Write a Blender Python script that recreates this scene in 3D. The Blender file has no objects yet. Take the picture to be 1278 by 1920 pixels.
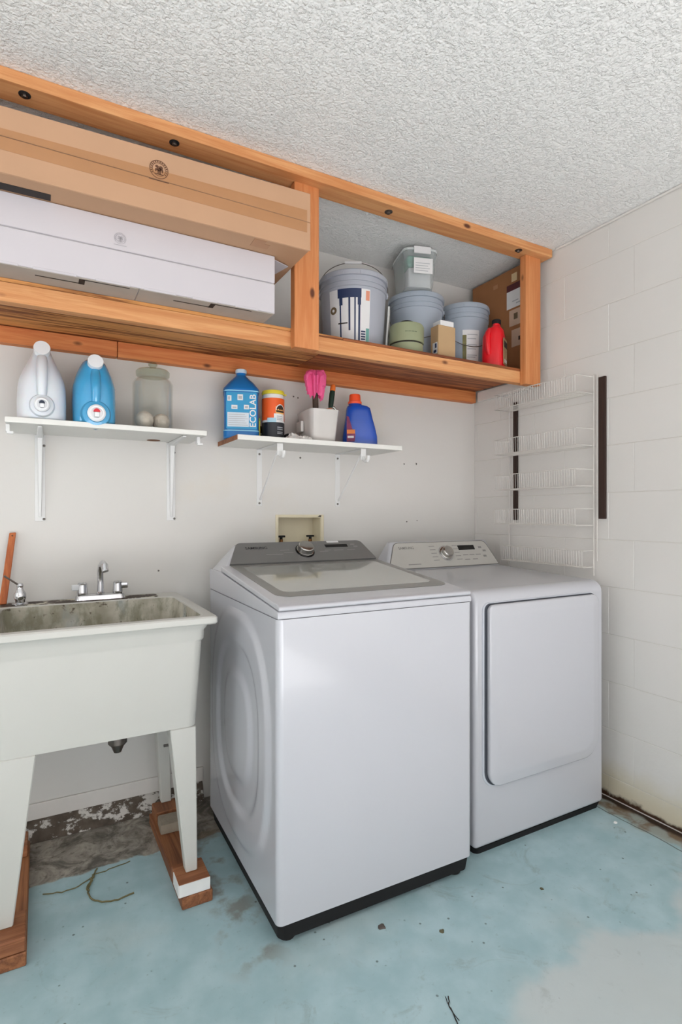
import bpy, bmesh, math, random
from math import sin, cos, pi, radians, sqrt
from mathutils import Vector, Matrix
random.seed(7)
S = bpy.context.scene
COL = S.collection

# ------------------------------------------------------------------ camera, world, light, exposure
F_PX, CX, CY, YAW, EYE = 1027.8, 639.0, 964.6, radians(28.68), 1.2
cam_d = bpy.data.cameras.new('camera'); cam = bpy.data.objects.new('camera', cam_d); COL.objects.link(cam)
cam.location = (0, 0, EYE); cam.rotation_euler = (pi/2, 0, -YAW)
cam_d.sensor_width = 36; cam_d.sensor_fit = 'AUTO'; cam_d.lens = F_PX/1920*36
cam_d.shift_y = (CY-960)/1920; cam_d.clip_start = .02; cam_d.clip_end = 200
S.camera = cam
W = bpy.data.worlds.new('sky'); S.world = W; W.use_nodes = True
bg = W.node_tree.nodes['Background']; bg.inputs[0].default_value = (.96, .97, 1, 1); bg.inputs[1].default_value = 1.0
ld = bpy.data.lights.new('added_opening_fill', 'AREA'); ld.shape = 'RECTANGLE'; ld.size = 3.9; ld.size_y = 2.1  # added area light in a made-up opening behind the camera
ld.energy = 26; ld.color = (1, .985, .97)
lo = bpy.data.objects.new('added_opening_fill', ld); COL.objects.link(lo)
lo.location = (-.15, -2.80, 1.05); lo.rotation_euler = (radians(112), 0, 0)
sd_ = bpy.data.lights.new('sun', 'SUN'); sd_.energy = 39; sd_.angle = radians(.6); sd_.color = (.865, .91, 1)
so = bpy.data.objects.new('sun', sd_); COL.objects.link(so); so.location = (0, -6, 5); so.rotation_euler = (radians(48), 0, 0)
wd_ = bpy.data.lights.new('added_side_fill', 'AREA'); wd_.shape = 'RECTANGLE'; wd_.size = 1.0; wd_.size_y = .9; wd_.energy = 15; wd_.color = (.95, .98, 1)  # added area light at a made-up window, lifts the left-facing sides
wo = bpy.data.objects.new('added_side_fill', wd_); COL.objects.link(wo); wo.location = (-2.37, .9, 1.45); wo.rotation_euler = (pi/2, 0, -pi/2)
VS = S.view_settings
VS.view_transform = 'Standard'; VS.look = 'None'; VS.gamma = 1; VS.use_curve_mapping = False; VS.exposure = -0.17

# ------------------------------------------------------------------ material helpers
def lin(c):
    return tuple((x/255/12.92 if x/255 <= .04045 else ((x/255+.055)/1.055)**2.4) for x in c[:3]) + (1,)
class NT:
    def __init__(s, name):
        s.m = bpy.data.materials.new(name); s.m.use_nodes = True; s.t = s.m.node_tree
        s.b = s.t.nodes['Principled BSDF']; s.co = s.t.nodes.new('ShaderNodeTexCoord').outputs['Object']
    def n(s, ty): return s.t.nodes.new('ShaderNode'+ty)
    def put(s, sock, v):
        if isinstance(v, bpy.types.NodeSocket): s.t.links.new(v, sock)
        elif v is not None: sock.default_value = v
    def math(s, op, a, b=0.0, clamp=False):
        n = s.n('Math'); n.operation = op; n.use_clamp = clamp; s.put(n.inputs[0], a); s.put(n.inputs[1], b); return n.outputs[0]
    def mapping(s, scale=(1,1,1), loc=(0,0,0), rot=(0,0,0), co=None):
        n = s.n('Mapping'); s.put(n.inputs[0], co or s.co); n.inputs['Scale'].default_value = scale; n.inputs['Location'].default_value = loc
        n.inputs['Rotation'].default_value = rot; return n.outputs[0]
    def noise(s, scale=5, detail=4, co=None, rough=.55, dist=0):
        n = s.n('TexNoise'); s.put(n.inputs['Vector'], co or s.co); n.inputs['Scale'].default_value = scale
        n.inputs['Detail'].default_value = detail; n.inputs['Roughness'].default_value = rough; n.inputs['Distortion'].default_value = dist
        return n.outputs['Fac']
    def vor(s, scale=5, co=None, feat='F1'):
        n = s.n('TexVoronoi'); n.feature = feat; s.put(n.inputs['Vector'], co or s.co); n.inputs['Scale'].default_value = scale; return n.outputs['Distance']
    def ramp(s, f, stops):
        n = s.n('ValToRGB'); s.put(n.inputs[0], f); e = n.color_ramp.elements
        while len(e) < len(stops): e.new(.5)
        for i, (p, c) in enumerate(stops):
            e[i].position = p; e[i].color = lin(c) if max(c) > 1.01 else (tuple(c)+(1,))[:4]
        return n.outputs[0]
    def step(s, f, a, b):
        n = s.n('MapRange'); n.interpolation_type = 'SMOOTHSTEP'; s.put(n.inputs[0], f); n.inputs[1].default_value = a; n.inputs[2].default_value = b
        n.inputs[3].default_value = 0; n.inputs[4].default_value = 1; return n.outputs[0]
    def mix(s, f, a, b):
        n = s.n('Mix'); n.data_type = 'RGBA'; s.put(n.inputs[0], f)
        s.put(n.inputs[6], lin(a) if isinstance(a, tuple) else a); s.put(n.inputs[7], lin(b) if isinstance(b, tuple) else b); return n.outputs[2]
    def sep(s, co=None):
        n = s.n('SeparateXYZ'); s.put(n.inputs[0], co or s.co); return n.outputs
    def bump(s, h, strength=.3, dist=.01):
        n = s.n('Bump'); n.inputs['Strength'].default_value = strength; n.inputs['Distance'].default_value = dist
        s.put(n.inputs['Height'], h); s.put(s.b.inputs['Normal'], n.outputs[0])
    def fin(s, col=None, rough=None, **kw):
        if col is not None: s.put(s.b.inputs['Base Color'], lin(col) if isinstance(col, tuple) else col)
        if rough is not None: s.put(s.b.inputs['Roughness'], rough)
        for k, v in kw.items(): s.put(s.b.inputs[k.replace('_', ' ')], v)
        return s.m
def plain(name, col, rough=.5, metal=0.0, var=.05, vs=14, bump=0, bs=120, **kw):
    t = NT(name); a = tuple(max(0, c*(1-var)) for c in col); b = tuple(min(255, c*(1+var)) for c in col)
    t.fin(t.mix(t.noise(vs, 3), a, b), rough, Metallic=metal, **kw)
    if bump: t.bump(t.noise(bs, 3), bump, .004)
    return t.m
def wood(name, light, dark, axis=0, knots=True, wav=1.0, rough=.62, knot=(92, 45, 20), lo=.36, hi=.66):
    t = NT(name); sc = [16, 16, 16]; sc[axis] = .9
    info = t.n('ObjectInfo'); add = t.n('VectorMath'); add.operation = 'ADD'; t.put(add.inputs[0], t.co)
    sc3 = t.n('VectorMath'); sc3.operation = 'SCALE'; t.put(sc3.inputs[0], (1.7, 2.3, 3.1)); t.put(sc3.inputs['Scale'], info.outputs['Random']); t.put(add.inputs[1], sc3.outputs[0])
    co = add.outputs[0]
    g1 = t.noise(1.6*wav, 5, t.mapping(tuple(sc), co=co), .6, 1.4); g2 = t.noise(7, 3, t.mapping(tuple(v*2.2 if v > 1 else v for v in sc), co=co), .7, .3)
    g = t.math('ADD', t.math('MULTIPLY', g1, .7), t.math('MULTIPLY', g2, .3))
    c = t.mix(t.step(g, lo, hi), dark, light)
    if knots:
        ks = [9, 9, 9]; ks[axis] = 4.5
        v = t.vor(1, t.mapping(tuple(ks), co=co)); c = t.mix(t.math('SUBTRACT', 1.0, t.step(v, .045, .12)), c, knot)
    t.bump(g, .25, .003)
    return t.fin(c, rough)

# ------------------------------------------------------------------ geometry helpers: G = (verts, faces)
def cat(*gs):
    V, Fc = [], []
    for v, f in gs:
        o = len(V); V += [tuple(p) for p in v]; Fc += [tuple(i+o for i in q) for q in f]
    return V, Fc
def box(x0, x1, y0, y1, z0, z1):
    v = [(x, y, z) for x in (x0, x1) for y in (y0, y1) for z in (z0, z1)]
    return v, [(0,1,3,2), (4,6,7,5), (0,4,5,1), (2,3,7,6), (0,2,6,4), (1,5,7,3)]
def bev(g, b, seg=2, ang=30):
    bm = bmesh.new(); vs = [bm.verts.new(p) for p in g[0]]
    for f in g[1]:
        try: bm.faces.new([vs[i] for i in f])
        except ValueError: pass
    bmesh.ops.recalc_face_normals(bm, faces=bm.faces)
    ed = [e for e in bm.edges if len(e.link_faces) == 2 and e.calc_face_angle(0) > radians(ang)]
    bmesh.ops.bevel(bm, geom=ed, offset=b, segments=seg, profile=.5, affect='EDGES', clamp_overlap=True)
    bm.verts.index_update()
    out = ([tuple(v.co) for v in bm.verts], [tuple(v.index for v in f.verts) for f in bm.faces]); bm.free(); return out
def rbox(x0, x1, y0, y1, z0, z1, b=.004, seg=2): return bev(box(x0, x1, y0, y1, z0, z1), b, seg)
def mv(g, d=(0,0,0), rz=0.0, rx=0.0, ry=0.0, s=1.0):
    M = Matrix.Translation(d) @ Matrix.Rotation(rz, 4, 'Z') @ Matrix.Rotation(ry, 4, 'Y') @ Matrix.Rotation(rx, 4, 'X') @ Matrix.Scale(s, 4)
    return [tuple(M @ Vector(p)) for p in g[0]], g[1]
def loft(rings, cap=True, closed=False):
    n = len(rings[0]); V = [p for r in rings for p in r]; Fc = []
    R = len(rings)
    for k in range(R if closed else R-1):
        a, b = k*n, ((k+1) % R)*n
        for i in range(n):
            j = (i+1) % n; Fc.append((a+i, a+j, b+j, b+i))
    if cap and not closed: Fc.append(tuple(range(n))[::-1]); Fc.append(tuple(range((R-1)*n, R*n)))
    return V, Fc
def lathe(prof, n=28, c=(0, 0, 0)):
    return loft([[(c[0]+max(r, 1e-5)*cos(2*pi*i/n), c[1]+max(r, 1e-5)*sin(2*pi*i/n), c[2]+z) for i in range(n)] for r, z in prof], False)
def sring(z, rx, ry, p=2.0, n=36, cx=0., cy=0.):
    o = []
    for i in range(n):
        a = 2*pi*i/n; c, s = cos(a), sin(a); k = (abs(c)**p+abs(s)**p)**(-1/p); o.append((cx+rx*k*c, cy+ry*k*s, z))
    return o
def tube(pts, r, n=6, closed=False):
    P = [Vector(p) for p in pts]; m = len(P); rings = []; up = None
    for i in range(m):
        t = (P[(i+1) % m]-P[i-1]) if closed else (P[min(i+1, m-1)]-P[max(i-1, 0)])
        t.normalize()
        if up is None:
            up = Vector((0, 0, 1)) if abs(t.z) < .9 else Vector((1, 0, 0))
        u = (up - t*up.dot(t)); u.normalize(); w = t.cross(u); up = u
        rr = r[i] if isinstance(r, (list, tuple)) else r
        rings.append([tuple(P[i]+u*rr*cos(2*pi*k/n)+w*rr*sin(2*pi*k/n)) for k in range(n)])
    return loft(rings, not closed, closed)
def rpoly(w, h, r, seg=5):
    rr = r if isinstance(r, (tuple, list)) else (r,)*4   # corners: bl, br, tr, tl
    o = []
    for (sx, sy, a0, q) in ((-1, -1, pi, rr[0]), (1, -1, 1.5*pi, rr[1]), (1, 1, 0, rr[2]), (-1, 1, .5*pi, rr[3])):
        cx, cy = sx*(w/2-q), sy*(h/2-q)
        for k in range(seg+1): a = a0+k/seg*pi/2; o.append((cx+q*cos(a), cy+q*sin(a)))
    return o
def plate(poly, o, u, v, t, back=0.0):      # polygon in the frame (o,u,v), extruded along u x v
    o, u, v = Vector(o), Vector(u).normalized(), Vector(v).normalized(); n = u.cross(v)
    a = [tuple(o+u*x+v*y-n*back) for x, y in poly]; b = [tuple(o+u*x+v*y+n*t) for x, y in poly]
    return loft([a, b])
def rect(x0, x1, y0, y1): return [(x0, y0), (x1, y0), (x1, y1), (x0, y1)]
def disc(r, n=20, cx=0, cy=0): return [(cx+r*cos(2*pi*i/n), cy+r*sin(2*pi*i/n)) for i in range(n)]
def cylpatch(rf, a0, a1, z0, z1, c=(0, 0, 0), na=16, nz=4, off=.0012):   # thin curved label on a round body
    V, Fc = [], []
    for s in (off, 0.0002):
        for j in range(nz+1):
            z = z0+(z1-z0)*j/nz
            for i in range(na+1):
                a = a0+(a1-a0)*i/na; r = rf(z)+s; V.append((c[0]+r*cos(a), c[1]+r*sin(a), c[2]+z))
    k = (na+1)*(nz+1); w = na+1
    for j in range(nz):
        for i in range(na):
            a = j*w+i; Fc.append((a, a+1, a+w+1, a+w)); Fc.append((k+a, k+a+w, k+a+w+1, k+a+1))
    bd = [j for j in range(w)]+[j*w+na for j in range(1, nz+1)]+[nz*w+i for i in range(na-1, -1, -1)]+[j*w for j in range(nz-1, 0, -1)]
    for i in range(len(bd)):
        a, b = bd[i], bd[(i+1) % len(bd)]; Fc.append((b, a, k+a, k+b))
    return V, Fc
_tc = {}
def text(s, size, o, u, v, t=.0006, align='CENTER'):
    if s not in _tc:
        cu = bpy.data.curves.new('t', 'FONT'); cu.body = s; cu.size = 1; cu.extrude = 0; cu.align_x = align; cu.align_y = 'CENTER'; cu.resolution_u = 3; cu.offset = .012
        ob = bpy.data.objects.new('t', cu); COL.objects.link(ob); dg = bpy.context.evaluated_depsgraph_get()
        me = bpy.data.meshes.new_from_object(ob.evaluated_get(dg))
        _tc[s] = ([tuple(q.co) for q in me.vertices], [tuple(p.vertices) for p in me.polygons])
        bpy.data.objects.remove(ob); bpy.data.curves.remove(cu); bpy.data.meshes.remove(me)
    o, u, v = Vector(o), Vector(u).normalized(), Vector(v).normalized(); n = u.cross(v)
    return [tuple(o+u*p[0]*size+v*p[1]*size+n*t) for p in _tc[s][0]], _tc[s][1]

# ------------------------------------------------------------------ object helpers
ORG = {}
def mesh(name, g, smooth=35):
    me = bpy.data.meshes.new(name); me.from_pydata([tuple(p) for p in g[0]], [], [tuple(f) for f in g[1]])
    bm = bmesh.new(); bm.from_mesh(me); bmesh.ops.recalc_face_normals(bm, faces=bm.faces); bm.to_mesh(me); bm.free()
    if smooth:
        me.polygons.foreach_set('use_smooth', [True]*len(me.polygons)); me.set_sharp_from_angle(angle=radians(smooth))
    me.update(); return me
def props(o, label=None, cat_=None, group=None, kind=None):
    if label: o['label'] = label
    if cat_: o['category'] = cat_
    if group: o['group'] = group
    if kind: o['kind'] = kind
    return o
def mk(name, g, m, parent=None, smooth=35, label=None, cat_=None, group=None, kind=None, at=None):
    og = Vector(ORG[parent]) if parent else Vector(at or (0, 0, 0))
    if og.length > 0: g = ([tuple(Vector(p)-og) for p in g[0]], g[1])
    o = bpy.data.objects.new(name, mesh(name, g, smooth)); o.data.materials.append(m); COL.objects.link(o)
    if smooth:
        w_ = o.modifiers.new('weighted_normal', 'WEIGHTED_NORMAL'); w_.keep_sharp = True
    if parent: o.parent = parent
    else: o.location = og
    ORG[o] = tuple(og); return props(o, label, cat_, group, kind)
def thing(name, label, cat_, loc, rz=0.0, group=None, local=True):
    o = bpy.data.objects.new(name, None); o.empty_display_size = .05; COL.objects.link(o); o.location = loc; o.rotation_euler = (0, 0, rz)
    ORG[o] = (0, 0, 0) if local else tuple(loc); return props(o, label, cat_, group)
def linked(name, me, m, parent, loc, rot=(0, 0, 0)):
    o = bpy.data.objects.new(name, me); COL.objects.link(o); o.parent = parent; o.location = loc; o.rotation_euler = rot
    if m and not me.materials: me.materials.append(m)
    return o
def copy_tree(o, loc, rz, label, parent=None):
    c = o.copy(); COL.objects.link(c); c.parent = parent
    if parent is None: c.location = loc; c.rotation_euler = (0, 0, rz); c['label'] = label
    for ch in list(o.children): copy_tree(ch, None, None, None, c)
    return c

# ------------------------------------------------------------------ the room
XR, YB, ZC = 2.111, 2.316, 2.44          # right wall, back wall, ceiling
X0, Y0 = -2.4, -3.0
# floor: worn blue painted concrete
t = NT('painted_concrete'); px, py, _ = t.sep()[:3]
n1, n2, n3 = t.noise(1.7, 6), t.noise(9, 6), t.noise(45, 4, rough=.7)
blue = t.mix(t.step(n2, .3, .75), (158, 188, 194), (178, 204, 210)); blue = t.mix(t.math('MULTIPLY', t.step(n1, .5, .68), .38), blue, (192, 200, 196))
blue = t.mix(t.math('MULTIPLY', t.step(n3, .6, .72), .35), blue, (130, 148, 150))
worn = t.step(t.math('ADD', t.math('MULTIPLY', t.math('SUBTRACT', .967, py), 7), t.math('ADD', t.math('MULTIPLY', t.math('SUBTRACT', n1, .5), 5), t.math('MULTIPLY', t.math('SUBTRACT', px, 1.0), 1.2))), .15, .75)
worn = t.math('MULTIPLY', worn, t.step(px, .8, 1.1)); blue = t.mix(t.math('MULTIPLY', worn, .75), blue, (200, 206, 206))
specks = t.math('SUBTRACT', 1.0, t.step(t.vor(21, t.mapping((1, 1, 1), (.3, .1, 0))), .05, .10)); specks = t.math('MULTIPLY', specks, t.step(t.noise(9, 2), .47, .53))
scuff = t.math('MULTIPLY', t.step(t.noise(5, 8, rough=.72, dist=1.5), .56, .70), .38); blue = t.mix(scuff, blue, (128, 138, 134))
blue = t.mix(t.math('MULTIPLY', specks, .8), blue, (76, 88, 88))
bare = t.mix(t.step(t.noise(11, 6, rough=.7, dist=.8), .34, .68), (92, 86, 78), (178, 170, 158)); bare = t.mix(t.math('MULTIPLY', t.step(t.noise(40, 4), .55, .7), .6), bare, (62, 52, 42))
ed = t.math('MULTIPLY', t.math('SUBTRACT', t.noise(14, 5), .5), .07)
mb = t.step(t.math('ADD', py, ed), 2.022, 2.034)
rx_ = t.step(t.math('ADD', px, t.math('MULTIPLY', t.math('SUBTRACT', t.noise(9, 5), .5), .12)), 1.995, 2.03)
strip = t.mix(t.step(t.noise(13, 5, dist=.6), .4, .62), (120, 100, 78), (158, 164, 158)); dark = t.step(t.math('ADD', px, ed), 2.072, 2.094)
strip = t.mix(dark, strip, (52, 33, 20))
cr = t.math('ABSOLUTE', t.math('SUBTRACT', t.math('ADD', px, t.math('MULTIPLY', t.math('SUBTRACT', t.noise(6, 3), .5), .03)), 2.003)); crack = t.math('SUBTRACT', 1.0, t.step(cr, .001, .004))
bounce_floor = t.math('SUBTRACT', 1.0, t.step(t.math('ADD', py, t.math('MULTIPLY', t.math('SUBTRACT', n1, .5), .8)), -.75, -.45))
blue = t.mix(bounce_floor, blue, t.mix(n2, (196, 188, 180), (212, 205, 198)))      # unseen floor behind made pale grey, added to bounce neutral light
c = t.mix(mb, blue, bare); c = t.mix(rx_, c, strip); c = t.mix(t.math('MULTIPLY', crack, .8), c, (60, 60, 55))
dirt = t.math('MULTIPLY', t.math('SUBTRACT', 1.0, t.step(t.math('ABSOLUTE', t.math('SUBTRACT', px, .52)), .02, .12)), t.math('MULTIPLY', t.step(py, 1.3, 1.45), t.step(n2, .48, .62)))
c = t.mix(t.math('MULTIPLY', dirt, .65), c, (112, 96, 74))
t.bump(t.math('ADD', t.math('MULTIPLY', n3, .4), t.math('MULTIPLY', mb, -.6)), .25, .004)
M_floor = t.fin(c, t.math('ADD', .38, t.math('MULTIPLY', n2, .3)))
mk('floor', box(X0-.1, XR+.1, Y0-.1, YB+.1, -.1, 0), M_floor, kind='structure', smooth=0)
# ceiling: knock-down texture
t = NT('textured_ceiling'); a = t.vor(150, t.mapping((1, 1, 1), co=None), 'SMOOTH_F1'); b = t.noise(78, 4, rough=.6)
h = t.math('ADD', t.step(b, .50, .62), t.math('MULTIPLY', a, -.7)); t.bump(h, .56, .007)
M_ceil = t.fin(t.mix(t.noise(1.2, 3), (236, 237, 235), (244, 245, 243)), .85)
mk('ceiling', box(X0-.1, XR+.1, Y0-.1, YB+.1, ZC, ZC+.1), M_ceil, kind='structure', smooth=0)
# back wall: painted plaster, with the hole of the recessed valve box
t = NT('wall_plaster'); px, py, pz = t.sep()[:3]
c = t.mix(t.noise(1.3, 4), (214, 211, 206), (225, 223, 219)); c = t.mix(t.math('MULTIPLY', t.step(t.noise(3.3, 5), .56, .75), .3), c, (218, 208, 190))
c = t.mix(t.math('MULTIPLY', t.math('SUBTRACT', 1.0, t.step(t.vor(9), .02, .035)), t.math('MULTIPLY', t.step(t.noise(4, 2), .56, .6), .5)), c, (150, 138, 124))
t.bump(t.noise(26, 5), .12, .004); M_wall = t.fin(c, .7)
hx0, hx1, hz0, hz1 = .940, 1.158, 1.0, 1.188
mk('wall_back', cat(box(X0-.1, hx0, YB, YB+.12, 0, ZC), box(hx1, XR+.1, YB, YB+.12, 0, ZC), box(hx0, hx1, YB, YB+.12, 0, hz0), box(hx0, hx1, YB, YB+.12, hz1, ZC)), M_wall, kind='structure', smooth=0)
# right wall: painted concrete blocks, each a piece of its own over the mortar
t = NT('painted_block'); px, py, pz = t.sep(t.n('NewGeometry').outputs['Position'])[:3]
geo = t.n('NewGeometry').outputs['Position']
c = t.mix(t.noise(1.5, 4, geo), (218, 215, 210), (229, 226, 222)); yel = t.math('MULTIPLY', t.math('SUBTRACT', 1.0, t.step(t.math('ADD', pz, t.math('MULTIPLY', t.noise(7, 4, geo), .14)), .12, .26)), .6)
c = t.mix(yel, c, (205, 192, 152)); rust = t.math('SUBTRACT', 1.0, t.step(t.math('ADD', pz, t.math('MULTIPLY', t.noise(16, 5, geo), .07)), .052, .070)); c = t.mix(rust, c, (64, 38, 20))
t.bump(t.math('ADD', t.noise(55, 4, geo), t.noise(12, 3, geo)), .16, .004); M_block = t.fin(c, .62)
M_mortar = plain('painted_mortar', (214, 210, 203), .8, var=.04)
wr = mk('wall_right', box(XR+.0015, XR+.15, Y0-.1, YB+.1, 0, ZC), M_mortar, kind='structure', smooth=0)
bw = {}
def blk(w, hh):
    k = (round(w, 3), round(hh, 3))
    if k not in bw:
        V = [(0, 0, 0), (0, w, 0), (0, w, hh), (0, 0, hh)]; g = bev(box(0, .02, 0, w, 0, hh), .0020, 2); bw[k] = mesh('block', g, 0)
    return bw[k]
zs = [.004] + [.093+.2*k for k in range(12)] + [ZC-.002]; jz, jy = .0018, .0004
for k in range(len(zs)-1):
    ys = [1.382-.4*i for i in range(11, 0, -1)]+[1.382, 1.718, 2.118] if k % 2 == 1 else [1.494-.4*i for i in range(11, 0, -1)]+[1.494, 1.894, 2.294]
    ys = [Y0]+[y for y in ys if y > Y0+.02]+[YB]
    for i in range(len(ys)-1):
        a, b = ys[i]+jy, ys[i+1]-jy; hh = zs[k+1]-zs[k]-jz
        if b-a < .01: continue
        linked('block', blk(b-a, hh), M_block, wr, (XR+random.uniform(-.0004, .0004), a, zs[k]+jz/2))
# the walls behind the camera: left and front, their window and doorway added to let light in
mk('wall_left', cat(box(X0-.12, X0, Y0-.1, .4, 0, ZC), box(X0-.12, X0, 1.4, YB, 0, ZC), box(X0-.12, X0, .4, 1.4, 0, 1.0), box(X0-.12, X0, .4, 1.4, 1.9, ZC)), M_wall, kind='structure', smooth=0)
wi = mk('added_window_1', cat(box(X0-.10, X0-.05, .401, .45, 1.001, 1.899), box(X0-.10, X0-.05, 1.35, 1.399, 1.001, 1.899), box(X0-.10, X0-.05, .45, 1.35, 1.001, 1.05), box(X0-.10, X0-.05, .45, 1.35, 1.85, 1.899), box(X0-.10, X0-.05, .885, .915, 1.05, 1.85)), plain('added_frame_white', (226, 226, 224), .5), kind='structure')  # unseen frame, added to go with the side fill light
mk('wall_front', cat(box(X0, -2.15, Y0-.12, Y0, 0, ZC), box(1.85, XR, Y0-.12, Y0, 0, ZC), box(-2.15, 1.85, Y0-.12, Y0, 2.2, ZC)), M_wall, kind='structure', smooth=0)
# trims
M_trim = plain('trim_white', (226, 222, 217), .55, var=.03)
mk('trim_1', rbox(X0, .60, YB-.010, YB-.0005, .077, .136, .003), M_trim, kind='structure')
t = NT('flaking_curb'); v = t.step(t.math('ADD', t.noise(18, 6, t.mapping((1, 1, 1.6)), .7), t.math('MULTIPLY', t.noise(2.2, 2), .35)), .60, .66)
M_curb = t.fin(t.mix(v, (212, 208, 202), t.mix(t.noise(30, 4), (48, 40, 34), (120, 108, 96))), .9); t.bump(v, -.6, .006)
mk('trim_2', bev(([(X0, YB-.03, 0), (.60, YB-.03, 0), (.60, YB-.006, .058), (X0, YB-.006, .058), (X0, YB-.0005, .0755), (.60, YB-.0005, .0755), (.60, YB-.0005, 0), (X0, YB-.0005, 0)],
   [(0, 1, 2, 3), (3, 2, 5, 4), (4, 5, 6, 7), (7, 6, 1, 0), (0, 3, 4, 7), (1, 6, 5, 2)]), .004), M_curb, kind='structure')
mk('trim_3', rbox(XR-.02, XR-.002, 1.87, 2.27, 1.815, 1.868, .003), M_trim, kind='structure')
mk('trim_4', rbox(XR-.010, XR-.001, Y0, 1.76, ZC-.010, ZC-.0005, .003), M_trim, kind='structure')

# ------------------------------------------------------------------ shared materials
M_fir = wood('fir_x', (224, 166, 112), (203, 134, 80), 0)
M_firz = wood('fir_z', (216, 146, 92), (200, 122, 68), 2)
M_firled = wood('fir_ledger', (219, 143, 84), (196, 108, 58), 0)
M_ply = wood('plywood', (214, 150, 86), (116, 60, 26), 0, knots=False, wav=.9, lo=.43, hi=.57)
M_ply2 = wood('plywood_dark', (176, 104, 56), (112, 56, 26), 0, knots=False, wav=.7, lo=.43, hi=.57)
M_old = wood('old_brown_wood', (160, 104, 66), (112, 66, 40), 1, knots=True)
M_oldx = wood('old_brown_wood_x', (170, 112, 74), (128, 76, 46), 0, knots=False)
M_card = plain('cardboard', (188, 148, 116), .75, var=.03, vs=6); M_cardd = plain('cardboard_edge', (178, 130, 92), .8, var=.04)
M_tape = plain('packing_tape', (174, 126, 86), .3, var=.03)
M_whitecard = plain('white_card', (200, 195, 199), .6, var=.015, vs=5); M_greycard = plain('grey_card_inside', (176, 166, 156), .8, var=.05)
M_ink_shade = plain('dark_ink_and_shade', (40, 34, 32), .7); M_brownink = plain('brown_ink', (96, 62, 42), .8); M_greyink = plain('grey_ink', (168, 164, 168), .8)  # the dark one also colours the painted shade strip below the brown carton
M_white = plain('white_enamel', (226, 228, 232), .16, var=.008, vs=3, Coat_Weight=.3)
M_appl = plain('appliance_white', (197, 198, 204), .2, var=.006, vs=2, Coat_Weight=.25)
M_black = plain('black_plastic', (12, 12, 14), .85); M_rubber = plain('black_rubber', (18, 18, 19), .8)
M_chrome = plain('chrome', (205, 205, 208), .14, 1.0, var=.05); M_dull = plain('dull_metal', (120, 112, 106), .4, 1.0, var=.12, vs=30)
M_shelf = plain('shelf_white', (232, 231, 226), .45, var=.015); M_bracket = plain('bracket_white', (230, 230, 229), .4, var=.01)
M_screw = plain('screw_grey', (110, 106, 102), .4, .8); M_paper = plain('label_white', (228, 228, 228), .5, var=.015)
M_lgrey = plain('label_grey', (176, 180, 184), .5)

# ------------------------------------------------------------------ overhead storage rack
rk = thing('overhead_storage_shelf', 'orange fir lumber storage shelf hung from the ceiling above the laundry machines', 'shelf', (.8, 1.81, 1.805), local=False)
mk('top_beam', rbox(-1.2, 2.098, 1.775, 1.864, 2.402, 2.4395, .003), M_fir, rk)
for x0, x1 in ((.800, .899), (1.963, 2.060)): mk('post', rbox(x0, x1, 1.811, 1.847, 1.804, 2.4015, .003), M_firz, rk)
mk('front_rail', rbox(-1.2, .848, 1.848, 1.886, 1.814, 1.8705, .003), M_fir, rk); mk('front_rail', rbox(.849, 2.060, 1.848, 1.886, 1.814, 1.8705, .003), M_fir, rk)
mk('wall_ledger', rbox(-1.2, .259, 2.278, 2.3155, 1.81, 1.8705, .003), M_firled, rk); mk('wall_ledger', rbox(.261, 2.088, 2.278, 2.3155, 1.81, 1.8705, .003), M_firled, rk)
mk('deck_sheet', rbox(-1.2, 1.02, 1.849, 2.315, 1.871, 1.882, .001, 1), M_ply, rk); mk('deck_sheet', rbox(1.022, 2.085, 1.849, 2.315, 1.871, 1.882, .001, 1), M_ply2, rk)
for x, y in ((-.041, 1.811), (.378, 1.813), (1.21, 1.819), (1.905, 1.80)):
    w = mk('lag_washer', lathe([(0, 2.400), (.016, 2.400), (.016, 2.4025), (0, 2.4025)], 18, (x, y, 0)), M_rubber if x < 1 else M_dull, rk)
    mk('lag_bolt', mv(lathe([(0, 2.393), (.007, 2.393), (.008, 2.395), (.008, 2.4005), (0, 2.4005)], 6, (x, y, 0))), M_dull, w)

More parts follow.
